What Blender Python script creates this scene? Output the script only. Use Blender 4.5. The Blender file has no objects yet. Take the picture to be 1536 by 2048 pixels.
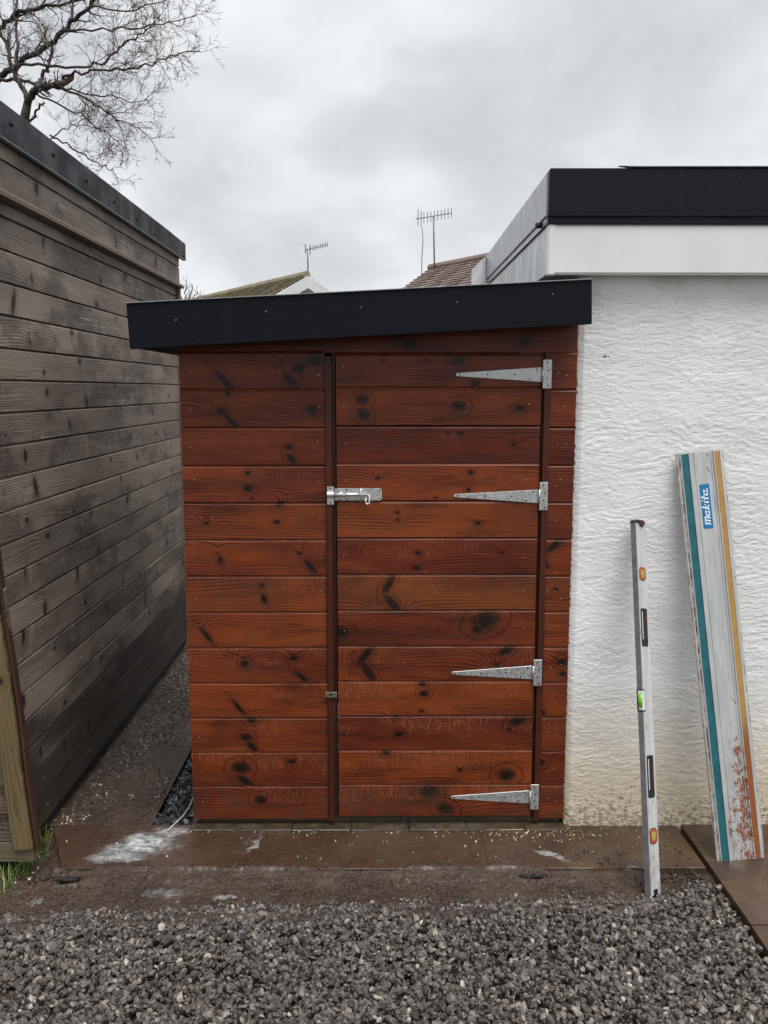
import bpy, bmesh, math, random
import numpy as np
from mathutils import Vector, Matrix, Euler
random.seed(7); rng = np.random.default_rng(7)
S = bpy.context.scene; COL = S.collection
# ------------------------------------------------------------------ camera, sky, sun, exposure
F = 1740.0; PITCH = math.radians(8.0); H = 1.586; D = 3.0; YAW = math.radians(0.26)
cam = bpy.data.cameras.new('camera'); cam.sensor_fit = 'VERTICAL'; cam.sensor_height = 36.0
cam.lens = F / 2048 * 36.0; cam.clip_start = 0.05; cam.clip_end = 3000
co = bpy.data.objects.new('camera', cam); COL.objects.link(co)
co.location = (0, -D, H); co.rotation_euler = (math.radians(90) - PITCH, 0, -YAW); S.camera = co
S.view_settings.view_transform = 'Standard'; S.view_settings.look = 'None'
S.view_settings.exposure = 0.95; S.view_settings.gamma = 1.0; S.view_settings.use_curve_mapping = False
S.render.engine = 'CYCLES'

SUN_EL, SUN_AZ = math.radians(67), math.radians(-150)     # soft light from high behind the camera, a little from the right
sd = bpy.data.lights.new('sun', 'SUN'); sd.energy = 1.5; sd.angle = math.radians(36); sd.color = (1.0, 0.985, 0.96)
so = bpy.data.objects.new('sun', sd); COL.objects.link(so)
sdir = Vector((0.50 * math.cos(SUN_EL), -0.866 * math.cos(SUN_EL), math.sin(SUN_EL)))
so.rotation_euler = sdir.to_track_quat('Z', 'Y').to_euler(); so.location = (2, -6, 9)


class V:                                                   # tiny wrapper: sockets with arithmetic
    def __init__(s, t, o): s.t = t; s.o = o
    def _m(s, op, b=None, c=None):
        n = s.t.nodes.new('ShaderNodeMath'); n.operation = op; put(s.t, n.inputs[0], s)
        if b is not None: put(s.t, n.inputs[1], b)
        if c is not None: put(s.t, n.inputs[2], c)
        return V(s.t, n.outputs[0])
    def __add__(s, b): return s._m('ADD', b)
    def __radd__(s, b): return s._m('ADD', b)
    def __sub__(s, b): return s._m('SUBTRACT', b)
    def __rsub__(s, b): return (s * -1) + b
    def __mul__(s, b): return s._m('MULTIPLY', b)
    def __rmul__(s, b): return s._m('MULTIPLY', b)
    def __truediv__(s, b): return s._m('DIVIDE', b)
    def sq(s): return s._m('MULTIPLY', s)
    def sqrt(s): return s._m('SQRT')
    def exp(s): return s._m('EXPONENT')
    def fract(s): return s._m('FRACT')
    def sin(s): return s._m('SINE')
    def abs(s): return s._m('ABSOLUTE')
    def max(s, b): return s._m('MAXIMUM', b)
    def min(s, b): return s._m('MINIMUM', b)
    def pow(s, b): return s._m('POWER', b)
    def ss(s, a, b, lo=0.0, hi=1.0):                        # smoothstep remap
        n = s.t.nodes.new('ShaderNodeMapRange'); n.interpolation_type = 'SMOOTHSTEP'
        put(s.t, n.inputs[0], s)
        for i, v in zip((1, 2, 3, 4), (a, b, lo, hi)): n.inputs[i].default_value = v
        return V(s.t, n.outputs[0])


def put(t, sock, v):
    if isinstance(v, V): t.links.new(v.o, sock)
    elif isinstance(v, (tuple, list)):
        v = tuple(v)
        try: sock.default_value = v if len(v) == len(sock.default_value) else v + (1.0,)
        except TypeError: sock.default_value = v
    else:
        try: sock.default_value = v
        except TypeError: sock.default_value = (v, v, v)


class T:                                                   # node tree helper
    def __init__(s, tree): s.t = tree
    def comb(s, x, y, z):
        n = s.t.nodes.new('ShaderNodeCombineXYZ')
        for i, v in enumerate((x, y, z)): put(s.t, n.inputs[i], v)
        return V(s.t, n.outputs[0])
    def sep(s, v):
        n = s.t.nodes.new('ShaderNodeSeparateXYZ'); put(s.t, n.inputs[0], v)
        return [V(s.t, o) for o in n.outputs]
    def noise(s, vec, scale=1.0, detail=2.0, rough=0.5, dist=0.0):
        n = s.t.nodes.new('ShaderNodeTexNoise'); put(s.t, n.inputs['Vector'], vec)
        n.inputs['Scale'].default_value = scale; n.inputs['Detail'].default_value = detail
        n.inputs['Roughness'].default_value = rough; n.inputs['Distortion'].default_value = dist
        return V(s.t, n.outputs['Fac'])
    def vor(s, vec, scale=1.0, feature='F1', rnd=1.0):
        n = s.t.nodes.new('ShaderNodeTexVoronoi'); n.feature = feature; put(s.t, n.inputs['Vector'], vec)
        n.inputs['Scale'].default_value = scale; n.inputs['Randomness'].default_value = rnd
        return V(s.t, n.outputs['Distance']), V(s.t, n.outputs['Color']) if 'Color' in n.outputs else None
    def mix(s, f, a, b, mode='MIX'):
        n = s.t.nodes.new('ShaderNodeMix'); n.data_type = 'RGBA'; n.blend_type = mode; n.clamp_factor = True
        put(s.t, n.inputs[0], f); put(s.t, n.inputs[6], a); put(s.t, n.inputs[7], b)
        return V(s.t, n.outputs[2])
    def obj(s):
        n = s.t.nodes.new('ShaderNodeTexCoord'); return V(s.t, n.outputs['Object'])
    def gen(s):
        n = s.t.nodes.new('ShaderNodeTexCoord'); return V(s.t, n.outputs['Generated'])
    def pos(s):
        n = s.t.nodes.new('ShaderNodeNewGeometry'); return V(s.t, n.outputs['Position'])
    def island(s):
        n = s.t.nodes.new('ShaderNodeNewGeometry'); return V(s.t, n.outputs['Random Per Island'])
    def rnd(s):
        n = s.t.nodes.new('ShaderNodeObjectInfo'); return V(s.t, n.outputs['Random'])
    def attr(s, name):
        n = s.t.nodes.new('ShaderNodeAttribute'); n.attribute_type = 'OBJECT'; n.attribute_name = name
        return V(s.t, n.outputs['Vector']), V(s.t, n.outputs['Fac'])
    def ramp(s, f, stops):
        n = s.t.nodes.new('ShaderNodeValToRGB'); put(s.t, n.inputs[0], f)
        e = n.color_ramp.elements
        while len(e) < len(stops): e.new(0.5)
        for el, (p, c) in zip(e, stops): el.position = p; el.color = (c[0], c[1], c[2], 1)
        return V(s.t, n.outputs[0])
    def bump(s, h, strength=0.5, dist=0.002, normal=None):
        n = s.t.nodes.new('ShaderNodeBump'); put(s.t, n.inputs['Height'], h)
        n.inputs['Strength'].default_value = strength; n.inputs['Distance'].default_value = dist
        if normal: put(s.t, n.inputs['Normal'], normal)
        return V(s.t, n.outputs[0])


def material(name):
    m = bpy.data.materials.new(name); m.use_nodes = True
    b = m.node_tree.nodes['Principled BSDF']
    return m, T(m.node_tree), b


def setp(t, b, **k):
    names = dict(color='Base Color', rough='Roughness', metal='Metallic', normal='Normal', coat='Coat Weight',
                 coatr='Coat Roughness', spec='Specular IOR Level', trans='Transmission Weight', emis='Emission Strength')
    for kk, v in k.items(): put(t.t, b.inputs[names[kk]], v)


# ---- world: overcast sky, brighter towards the zenith as a real overcast sky is
W = bpy.data.worlds.new('World'); S.world = W; W.use_nodes = True
wt = W.node_tree; wt.nodes.clear(); t = T(wt)
out = wt.nodes.new('ShaderNodeOutputWorld'); bg = wt.nodes.new('ShaderNodeBackground')
sky = wt.nodes.new('ShaderNodeTexSky'); sky.sky_type = 'NISHITA'; sky.sun_disc = False
sky.sun_elevation = SUN_EL; sky.sun_rotation = math.radians(160)
dx, dy, dz = t.sep(t.gen())
zz = dz.max(0.0) + 0.62
P = t.comb(dx / zz, dy / zz, 0.0)
c1 = t.noise(P, 2.1, 4, 0.5, 0.35)
c2 = t.noise(t.comb(dx / zz + 7.3, dy / zz * 1.15 + 2.1, 1.7), 4.6, 5, 0.55, 0.3)
cl = (c1 * 0.66 + c2 * 0.34).ss(0.37, 0.62)
ccol = t.ramp(cl, [(0.0, (0.43, 0.45, 0.478)), (0.5, (0.52, 0.54, 0.562)), (1.0, (0.645, 0.66, 0.672))])
grad = dz.max(0.0).ss(0.35, 1.0, 1.0, 1.55)
n = wt.nodes.new('ShaderNodeVectorMath'); n.operation = 'SCALE'
wt.links.new(ccol.o, n.inputs[0]); wt.links.new(grad.o, n.inputs['Scale'])
n2 = wt.nodes.new('ShaderNodeVectorMath'); n2.operation = 'SCALE'
wt.links.new(sky.outputs[0], n2.inputs[0]); n2.inputs['Scale'].default_value = 0.10
n3 = wt.nodes.new('ShaderNodeVectorMath'); n3.operation = 'SCALE'
wt.links.new(n.outputs[0], n3.inputs[0]); n3.inputs['Scale'].default_value = 8.0
mx = t.mix(0.12, V(wt, n3.outputs[0]), V(wt, n2.outputs[0]))     # cloud deck over a little of the sky behind it
wt.links.new(mx.o, bg.inputs[0]); bg.inputs[1].default_value = 0.105
wt.links.new(bg.outputs[0], out.inputs[0])


# ------------------------------------------------------------------ measuring helpers: a photo pixel cast onto a real plane
def ray(px, py):
    a = (px - 768) / F; q = (py - 1024) / F
    y = math.cos(PITCH) - q * math.sin(PITCH); z = -(q * math.cos(PITCH) + math.sin(PITCH))
    return Vector((a * math.cos(YAW) + y * math.sin(YAW), -a * math.sin(YAW) + y * math.cos(YAW), z))
C0 = Vector((0, -D, H))
def aty(px, py, Y): d = ray(px, py); return C0 + d * ((Y + D) / d.y)
def atx(px, py, X): d = ray(px, py); return C0 + d * (X / d.x)
def atz(px, py, Z): d = ray(px, py); return C0 + d * ((Z - H) / d.z)


# ------------------------------------------------------------------ object helpers
def tag(o, label=None, cat=None, group=None, kind=None):
    for k, v in (('label', label), ('category', cat), ('group', group), ('kind', kind)):
        if v: o[k] = v
    return o


def empty(name, loc, **k):
    o = bpy.data.objects.new(name, None); COL.objects.link(o); o.location = loc; o.empty_display_size = 0.1
    return tag(o, **k)


def link(name, me, mat, parent=None, loc=(0, 0, 0), rot=None):
    """loc is a world place (parents that carry it are unrotated empties or local frames)."""
    o = bpy.data.objects.new(name, me); COL.objects.link(o)
    if mat and len(me.materials) == 0: me.materials.append(mat)
    loc = Vector(loc)
    if parent is not None:
        o.parent = parent
        if parent.get('local'): o.location = loc
        else: o.location = loc - world_loc(parent)
        if parent.get('local'): o['local'] = 1
    else: o.location = loc
    if rot: o.rotation_euler = rot
    return o


def world_loc(o):
    v = Vector(o.location)
    while o.parent is not None: o = o.parent; v += Vector(o.location)
    return v


def me_from(name, vs, fs, smooth=False):
    me = bpy.data.meshes.new(name); me.from_pydata([tuple(v) for v in vs], [], fs)
    if smooth: me.shade_smooth()
    return me


def box_me(name, sx, sy, sz, bev=0.0, seg=1, jit=0.0):
    bm = bmesh.new(); bmesh.ops.create_cube(bm, size=1)
    for v in bm.verts: v.co = Vector(((v.co.x + .5) * sx, (v.co.y + .5) * sy, (v.co.z + .5) * sz))
    if bev: bmesh.ops.bevel(bm, geom=bm.edges[:], offset=bev, segments=seg, affect='EDGES', clamp_overlap=True)
    if jit:
        for v in bm.verts: v.co += Vector([random.uniform(-jit, jit) for _ in range(3)])
    me = bpy.data.meshes.new(name); bm.to_mesh(me); bm.free(); return me


def box(name, x0, x1, y0, y1, z0, z1, mat, parent=None, bev=0.002, seg=1):
    return link(name, box_me(name, x1 - x0, y1 - y0, z1 - z0, bev, seg), mat, parent, (x0, y0, z0))


def prism(pts, y0, y1, bev=0.0, axis='y'):
    """polygon pts (x,z) extruded along y (or (y,z) along x)."""
    n = len(pts); vs = []
    for y in (y0, y1):
        for a, b in pts: vs.append((a, y, b) if axis == 'y' else ((y, a, b) if axis == 'x' else (a, b, y)))
    fs = [list(range(n)), list(range(2 * n - 1, n - 1, -1))]
    for i in range(n): j = (i + 1) % n; fs.append([i, i + n, j + n, j])
    bm = bmesh.new(); bv = [bm.verts.new(v) for v in vs]
    for f in fs: bm.faces.new([bv[i] for i in f])
    bmesh.ops.recalc_face_normals(bm, faces=bm.faces[:])
    if bev: bmesh.ops.bevel(bm, geom=bm.edges[:], offset=bev, segments=1, affect='EDGES', clamp_overlap=True)
    me = bpy.data.meshes.new('prism'); bm.to_mesh(me); bm.free(); return me


def join_meshes(name, lst):
    """list of (mesh, Matrix) -> one mesh"""
    bm = bmesh.new()
    for me, M in lst:
        b2 = bmesh.new(); b2.from_mesh(me); b2.transform(M)
        tmp = bpy.data.meshes.new('tmp'); b2.to_mesh(tmp); b2.free(); bm.from_mesh(tmp); bpy.data.meshes.remove(tmp)
    me = bpy.data.meshes.new(name); bm.to_mesh(me); bm.free(); return me


class MB:
    def __init__(s): s.v = []; s.f = []
    def tube(s, pts, rad, n=8, cap=True):
        pts = [Vector(p) for p in pts]; base = len(s.v); up = None
        for i, p in enumerate(pts):
            d = (pts[min(i + 1, len(pts) - 1)] - pts[max(i - 1, 0)])
            d = d.normalized() if d.length > 1e-9 else Vector((0, 0, 1))
            if up is None:
                up = Vector((0, 0, 1)) if abs(d.z) < .9 else Vector((1, 0, 0))
            a = d.cross(up)
            if a.length < 1e-5: a = d.orthogonal()
            a.normalize(); b = d.cross(a).normalized(); up = b * -1
            r = rad[i] if isinstance(rad, (list, tuple)) else rad
            for k in range(n):
                w = 2 * math.pi * k / n; s.v.append(p + a * (r * math.cos(w)) + b * (r * math.sin(w)))
        for i in range(len(pts) - 1):
            for k in range(n):
                q = base + i * n; s.f.append([q + k, q + (k + 1) % n, q + n + (k + 1) % n, q + n + k])
        if cap and n > 2:
            s.f.append([base + k for k in range(n)][::-1]); q = base + (len(pts) - 1) * n
            s.f.append([q + k for k in range(n)])
        return s
    def box(s, x0, x1, y0, y1, z0, z1):
        b = len(s.v)
        for z in (z0, z1):
            for (x, y) in ((x0, y0), (x1, y0), (x1, y1), (x0, y1)): s.v.append(Vector((x, y, z)))
        s.f += [[b + i for i in q] for q in ((3, 2, 1, 0), (4, 5, 6, 7), (0, 1, 5, 4), (1, 2, 6, 5), (2, 3, 7, 6), (3, 0, 4, 7))]
        return s
    def build(s, name, mat, parent=None, loc=(0, 0, 0), smooth=False):
        return link(name, me_from(name, s.v, s.f, smooth), mat, parent, loc)


def np_mesh(name, verts, faces_flat, per):
    me = bpy.data.meshes.new(name); nf = len(faces_flat) // per
    me.vertices.add(len(verts)); me.vertices.foreach_set('co', np.ascontiguousarray(verts, dtype=np.float32).ravel())
    me.loops.add(len(faces_flat)); me.loops.foreach_set('vertex_index', np.ascontiguousarray(faces_flat, dtype=np.int32))
    me.polygons.add(nf); me.polygons.foreach_set('loop_start', np.arange(0, nf * per, per, dtype=np.int32))
    me.update(calc_edges=True); me.validate(); return me


# numpy value noise
def _h(ix, iy, seed):
    a = (ix.astype(np.int64) * 374761393 + iy.astype(np.int64) * 668265263 + seed * 1442695041) & 0x7fffffff
    a = ((a ^ (a >> 13)) * 1274126177) & 0x7fffffff
    return ((a ^ (a >> 16)) & 0xffff) / 65535.0
def vn(x, y, seed=0):
    ix = np.floor(x); iy = np.floor(y); fx = x - ix; fy = y - iy
    fx = fx * fx * fx * (fx * (fx * 6 - 15) + 10); fy = fy * fy * fy * (fy * (fy * 6 - 15) + 10)
    a = _h(ix, iy, seed); b = _h(ix + 1, iy, seed); c = _h(ix, iy + 1, seed); d = _h(ix + 1, iy + 1, seed)
    return (a * (1 - fx) + b * fx) * (1 - fy) + (c * (1 - fx) + d * fx) * fy
def fbm(x, y, o=4, seed=0):
    r = 0; a = .5; s = 0
    for i in range(o): r = r + a * vn(x, y, seed + i * 17); s += a; a *= .5; x = x * 2.03 + 3.1; y = y * 2.03 + 1.7
    return r / s


# ------------------------------------------------------------------ materials
def wood_mat(name, light, mid, dark, knotc, rough, coat=0.0, weather=False, wearc=None, bumpd=0.0012, contrast=1.0, streakc=None, dirt=None, lines=105.0, knots=1.15, warp=9.0, smoke=0.0):
    m, t, b = material(name)
    u, _y, w = t.sep(t.obj()); r = t.rnd(); off = r * 41.0
    ks, _ = t.attr('ks'); kt, _ = t.attr('kt'); S3 = t.sep(ks); T3 = t.sep(kt)
    flow = None; km = None; ring = None; halo = None
    wob = t.noise(t.comb(u * 60, off, w * 60), 1.0, 2) - 0.5
    for i in range(4):
        kv, _ = t.attr('k%d' % i); kx, kz, kr = t.sep(kv); rr = kr.max(0.0005) * knots
        ddz = w - kz; ddx = (u - kx)
        if i < 3: ddx = ddx - ddz * S3[i]; tall = T3[i].max(0.3)
        else: tall = 1.0
        d2 = (ddx / (rr * 1.35)).sq() + (ddz / (rr * tall)).sq()
        dist = d2.sqrt() + wob * 0.62
        bmp = (d2 * -0.10).exp()
        mask = dist.ss(0.90, 1.08, 1.0, 0.0); hl = dist.ss(0.8, 2.6, 1.0, 0.0)
        flow = bmp if flow is None else flow + bmp
        km = mask if km is None else km.max(mask)
        halo = hl if halo is None else halo.max(hl)
        ring = dist if ring is None else ring.min(dist)
    n1 = t.noise(t.comb(u * 1.15 + off, off * 1.7, w * 8.0), 1.0, 1.5, 0.45)
    n2 = t.noise(t.comb(u * 9 + off, off, w * 40), 1.0, 2)
    g = w * lines + n1 * warp + n2 * 0.55 + flow * 3.0
    fr = g.fract()
    late = fr.ss(0.25, 0.86).min(fr.ss(0.90, 1.0, 1.0, 0.0))
    fine = t.noise(t.comb(u * 9 + off * 3, off, w * 620), 1.0, 2, 0.6)
    fibre = t.noise(t.comb(u * 70 + off, off, w * 900), 1.0, 2)
    tone = t.noise(t.comb(u * 1.7 + off * 5, off, w * 5), 1.0, 3, 0.6)
    late2 = late * t.noise(t.comb(u * 2.2 + off, off * 2, w * 17), 1.0, 2).ss(0.36, 0.62, 0.14, 1.0)
    c = t.mix((tone * 1.0 + r * 0.28 - 0.05).ss(0.2, 0.9), light, mid)
    c = t.mix(late2 * (0.84 * contrast), c, dark)
    if smoke:                                              # uneven uptake of the stain: long dark and amber drifts
        sm = t.noise(t.comb(u * 3.4 + off * 9, off, w * 24), 1.0, 5, 0.68)
        c = t.mix(sm.ss(0.50, 0.70) * smoke, c, dark); c = t.mix(sm.ss(0.30, 0.44, 1.0, 0.0) * smoke * 0.6, c, (0.28, 0.066, 0.017))
    c = t.mix(fine.ss(0.45, 0.8) * (0.35 * contrast), c, dark)
    if streakc:                                            # bleached weathering along fibres
        st = t.noise(t.comb(u * 3 + off, off, w * 160), 1.0, 4, 0.65).ss(0.5, 0.78)
        big = t.noise(t.comb(u * 1.1 + off * 2, off, w * 9), 1.0, 4, 0.6).ss(0.38, 0.62)
        c = t.mix(st * big * 0.9, c, streakc)
        cross = t.noise(t.comb(u * 7 + off * 4, off, w * 2.5), 1.0, 3, 0.7).ss(0.62, 0.72)
        c = t.mix(cross * 0.25, c, streakc)
    if weather:                                            # patches of old finish, pale upright scars beside the knots, damp blotches with the wall-foot shade painted in
        pt = t.noise(t.comb(u * 2.3 + off * 6, off, w * 4 + r * 9), 1.0, 5, 0.7)
        c = t.mix(pt.ss(0.50, 0.60) * 0.55, c, (0.045, 0.033, 0.030)); c = t.mix(pt.ss(0.36, 0.46, 1.0, 0.0) * 0.35, c, (0.25, 0.20, 0.14))
        sc_ = (t.noise(t.comb(u * 3.4 + w * 1.5 + off * 8, off, 0.0), 1.0, 1) - 0.5).abs().ss(0.0, 0.012, 1.0, 0.0) * t.noise(t.comb(u * 14, off, w * 30), 1.0, 3).ss(0.40, 0.58)
        c = t.mix(sc_ * 0.08, c, (0.40, 0.35, 0.30))
        _, dm = t.attr('damp_shade'); dn = t.noise(t.comb(u * 1.4 + off, off, w * 5), 1.0, 4, 0.6)
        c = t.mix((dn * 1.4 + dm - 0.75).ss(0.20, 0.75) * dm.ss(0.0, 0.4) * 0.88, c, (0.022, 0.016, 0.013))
        fl_ = t.noise(t.comb(u * 110, off, w * 150), 1.0, 2, 0.5).ss(0.715, 0.75)
        c = t.mix(fl_ * 0.6, c, (0.42, 0.38, 0.32))
    _, wf = t.attr('wear'); _, tn = t.attr('tan')
    if wearc: c = t.mix(tn * (1 - late2 * 0.6), c, t.mix(tone.ss(0.3, 0.7), (0.25, 0.075, 0.016), (0.12, 0.032, 0.010)))
    if wearc:                                              # rain-worn stain, broken into short upright streaks
        a1 = (t.noise(t.comb(u * 3.2 + off * 2, off, w * 11 + 3), 1.0, 3, 0.6) + w.ss(0.05, 0.075, -0.05, 0.05)).ss(0.44, 0.66)
        a2 = t.noise(t.comb(u * 210 + off, off, w * 26), 1.0, 3, 0.7).ss(0.40, 0.66)
        hz = w.ss(0.035, 0.075) * 0.8 + 0.2
        c = t.mix(a1 * a2 * wf * hz * 0.55, c, wearc)
        c = t.mix(t.noise(t.comb(u * 4 + off * 7, off, w * 6), 1.0, 4, 0.65).ss(0.5, 0.8) * 0.55, c, dark)
    c = t.mix(halo * 0.22, c, dark); c = t.mix(((ring * 7.0).sin().ss(0.2, 0.9)) * ring.ss(1.0, 1.15) * ring.ss(1.9, 2.7, 1.0, 0.0) * 0.55, c, dark)
    rings = (ring * 15.0).sin().ss(-0.6, 0.9, 0.72, 1.0)
    c = t.mix(km * rings * 0.93, c, knotc); c = t.mix(ring.ss(0.35, 0.75, 1.0, 0.0) * 0.8, c, (0.004, 0.003, 0.003))
    if dirt:
        _, df = t.attr('dirt')
        d1 = t.noise(t.comb(u * 14 + off, off, w * 14), 1.0, 5, 0.7).ss(0.45, 0.6)
        c = t.mix(d1 * df, c, dirt)
    h = late2 * -0.5 + fine * 0.35 + fibre * 0.3 - km * 0.8
    setp(t, b, color=c, rough=(fine * 0.22 + tone * 0.18 + (rough - 0.2)).max(0.08), coat=coat, coatr=0.22,
         normal=t.bump(h, 0.8, bumpd), spec=0.24)
    return m


M = {}
M['stained'] = wood_mat('stained_redwood', (0.262, 0.052, 0.0118), (0.108, 0.0165, 0.0056), (0.026, 0.0045, 0.0028), (0.008, 0.0040, 0.0035),
                        0.36, coat=0.15, wearc=(0.36, 0.115, 0.050), dirt=(0.05, 0.035, 0.022), knots=1.32, smoke=.6)
M['batten'] = wood_mat('stained_batten', (0.095, 0.020, 0.0085), (0.052, 0.011, 0.0055), (0.018, 0.005, 0.0035), (0.01, 0.004, 0.003),
                       0.42, coat=0.2, lines=200.0)
M['grey_wood'] = wood_mat('weathered_cladding', (0.33, 0.262, 0.205), (0.165, 0.128, 0.105), (0.052, 0.041, 0.036), (0.016, 0.012, 0.010),
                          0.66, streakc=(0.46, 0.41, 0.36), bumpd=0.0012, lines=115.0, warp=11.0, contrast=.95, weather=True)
M['post_wood'] = wood_mat('treated_timber', (0.20, 0.145, 0.065), (0.135, 0.098, 0.048), (0.06, 0.042, 0.022), (0.03, 0.02, 0.012),
                          0.6, streakc=(0.28, 0.22, 0.13), bumpd=0.002, lines=90.0)
M['post_edge'] = wood_mat('brown_post_edge', (0.075, 0.034, 0.020), (0.045, 0.020, 0.013), (0.02, 0.010, 0.007), (0.01, 0.006, 0.005), 0.6, lines=160.0)
M['gate_wood'] = wood_mat('mud_flecked_boards', (0.185, 0.145, 0.095), (0.125, 0.098, 0.065), (0.055, 0.042, 0.03), (0.03, 0.02, 0.015),
                          0.62, streakc=(0.22, 0.18, 0.13), dirt=(0.03, 0.02, 0.014), lines=80.0)


def plain(name, color, rough=0.5, metal=0.0, var=0.15, scale=12.0, bump=0.0, coat=0.0, bscale=60.0):
    m, t, b = material(name)
    p = t.obj(); nz = t.noise(p, scale, 4, 0.6)
    c = t.mix(nz.ss(0.3, 0.7), tuple(x * (1 - var) for x in color), tuple(min(1, x * (1 + var)) for x in color))
    k = dict(color=c, rough=(nz * 0.2 + rough - 0.1).max(0.03), metal=metal, coat=coat)
    if bump: k['normal'] = t.bump(t.noise(p, bscale, 4, 0.6), 0.6, bump)
    setp(t, b, **k); return m


def coated_black(name, base, streak, rough=0.38):
    m, t, b = material(name); p = t.pos(); x, y, z = t.sep(p)
    st = t.noise(t.comb(x * 26, y * 26, z * 1.8), 1.0, 4, 0.65).ss(0.5, 0.78)
    sp = t.noise(p, 90, 3, 0.6).ss(0.66, 0.74)
    c = t.mix(st * 0.7, base, streak); c = t.mix(sp * 0.35, c, tuple(v * 2.2 for v in streak))
    blis = t.vor(p, 46, 'F1')[0].ss(0.0, 0.24, 1.0, 0.0) * t.noise(p, 3.1, 2).ss(0.52, 0.68)
    setp(t, b, color=c, rough=t.noise(p, 8, 4).ss(0.3, 0.7, rough - 0.1, rough + 0.12),
         normal=t.bump(blis + t.noise(p, 30, 3) * 0.5, 0.45, 0.0025), spec=0.15); return m


M['navy'] = coated_black('navy_fascia_paint', (0.0045, 0.0060, 0.0095), (0.0075, 0.0095, 0.013), 0.50)
M['black_trim'] = coated_black('black_roof_trim', (0.0085, 0.010, 0.015), (0.018, 0.020, 0.026), 0.42)
M['left_trim'] = coated_black('charcoal_roof_trim', (0.010, 0.012, 0.016), (0.042, 0.044, 0.047), 0.46)
M['dark_void'] = plain('dark_underlay', (0.012, 0.010, 0.009), 0.8)
M['cap'] = plain('edge_cap', (0.20, 0.22, 0.23), 0.35, 0.3, 0.2, 30)
M['felt'] = plain('roof_felt', (0.05, 0.055, 0.06), 0.8, 0, 0.3, 20, 0.002)
M['rubber'] = plain('black_plastic', (0.012, 0.012, 0.013), 0.4)
M['screw'] = plain('dark_screw', (0.02, 0.02, 0.022), 0.35, 0.6)
M['nail'] = plain('nail_head', (0.55, 0.50, 0.46), 0.3, 0.7)
M['dull_screw'] = plain('dull_screw', (0.10, 0.11, 0.12), 0.4, 0.5)
M['bright_zinc'] = plain('bright_zinc', (0.80, 0.80, 0.78), 0.20, 0.85, 0.08, 40)
M['cord'] = plain('pale_cord', (0.42, 0.40, 0.36), 0.6, 0, 0.2, 60)

m, t, b = material('galvanised'); p = t.obj()                   # spangled zinc hinges
d, cc = t.vor(p, 190, 'F1'); v = t.sep(cc)[0]
nn = t.noise(p, 26, 4, 0.6)
c = t.mix((v * 0.6 + nn * 0.6 - 0.1).ss(0.1, 0.9), (0.44, 0.45, 0.45), (0.66, 0.67, 0.66))
c = t.mix(t.noise(p, 9, 5, 0.7).ss(0.58, 0.72) * 0.35, c, (0.30, 0.26, 0.20))
setp(t, b, color=c, metal=0.75, rough=(v * 0.28 + 0.28), normal=t.bump(nn, 0.3, 0.0006)); M['galv'] = m

m, t, b = material('white_render'); p = t.pos(); x, y, z = t.sep(p)
wx = t.noise(t.comb(x * 5, 0.0, z * 9), 1.0, 3) * 1.2
r1 = t.noise(t.comb(x * 46 + wx, 0.0, z * 190 + wx * 3), 1.0, 5, 0.7)
r2 = t.noise(t.comb(x * 190, 0.0, z * 330), 1.0, 3, 0.7)
big = t.noise(t.comb(x * 3, 1.0, z * 4), 1.0, 4, 0.6)
low = z + big * 0.22 + r1 * 0.10
c = t.mix(big.ss(0.3, 0.7), (0.84, 0.84, 0.82), (0.88, 0.88, 0.86))
c = t.mix(low.ss(0.22, 0.80, 0.78, 0.0), c, (0.66, 0.53, 0.36))          # splashed-up soil on the foot of the wall
spk = t.noise(t.comb(x * 55, 3.0, z * 70), 1.0, 4, 0.7)
c = t.mix((spk + low.ss(0.10, 0.45, 0.22, 0.0)).ss(0.64, 0.74) * 0.85, c, (0.26, 0.21, 0.15))
c = t.mix(r1.ss(0.30, 0.42, 0.35, 0.0) * low.ss(0.2, 0.8, 1.0, 0.15), c, (0.38, 0.33, 0.25))
top = (x * -1.0 + t.noise(t.comb(x * 18, 0.0, z * 18), 1.0, 5, 0.7) * 0.18)
c = t.mix(t.noise(t.comb(x * 40, 5.0, z * 40), 1.0, 5, 0.75).ss(0.70, 0.74) * z.ss(1.3, 1.7), c, (0.16, 0.15, 0.13))
c = t.mix(t.noise(t.comb(x * 9, 2.0, z * 5), 1.0, 4).ss(0.48, 0.75) * z.ss(1.80, 1.96) * 0.5, c, (0.48, 0.45, 0.38))
q = aty(1212, 713, 0)
dd = (((x - q.x) / 0.026).sq() + ((z - q.z) / 0.016).sq()).sqrt()
c = t.mix((t.noise(t.comb(x * 130, 0.0, z * 150), 1.0, 4, 0.7) + dd.ss(0.2, 1.2, 0.12, -0.3)).ss(0.60, 0.66) * 0.9, c, (0.06, 0.055, 0.05))
crk = (t.noise(t.comb(x * 5, 7.0, z * 5), 1.0, 5, 0.65) - 0.5).abs().ss(0.0, 0.0028, 1.0, 0.0) * t.noise(t.comb(x * 3, 1.0, z * 3), 1.0, 2).ss(0.52, 0.62)
c = t.mix(crk * 0.45, c, (0.35, 0.33, 0.29))
setp(t, b, color=c, rough=0.62, normal=t.bump((r1 * 0.9 + r2 * 0.75) * t.noise(t.comb(x * 5, 4.0, z * 8), 1.0, 3).ss(0.3, 0.65, 0.5, 1.15), 0.9, 0.0042)); M['render'] = m

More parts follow.
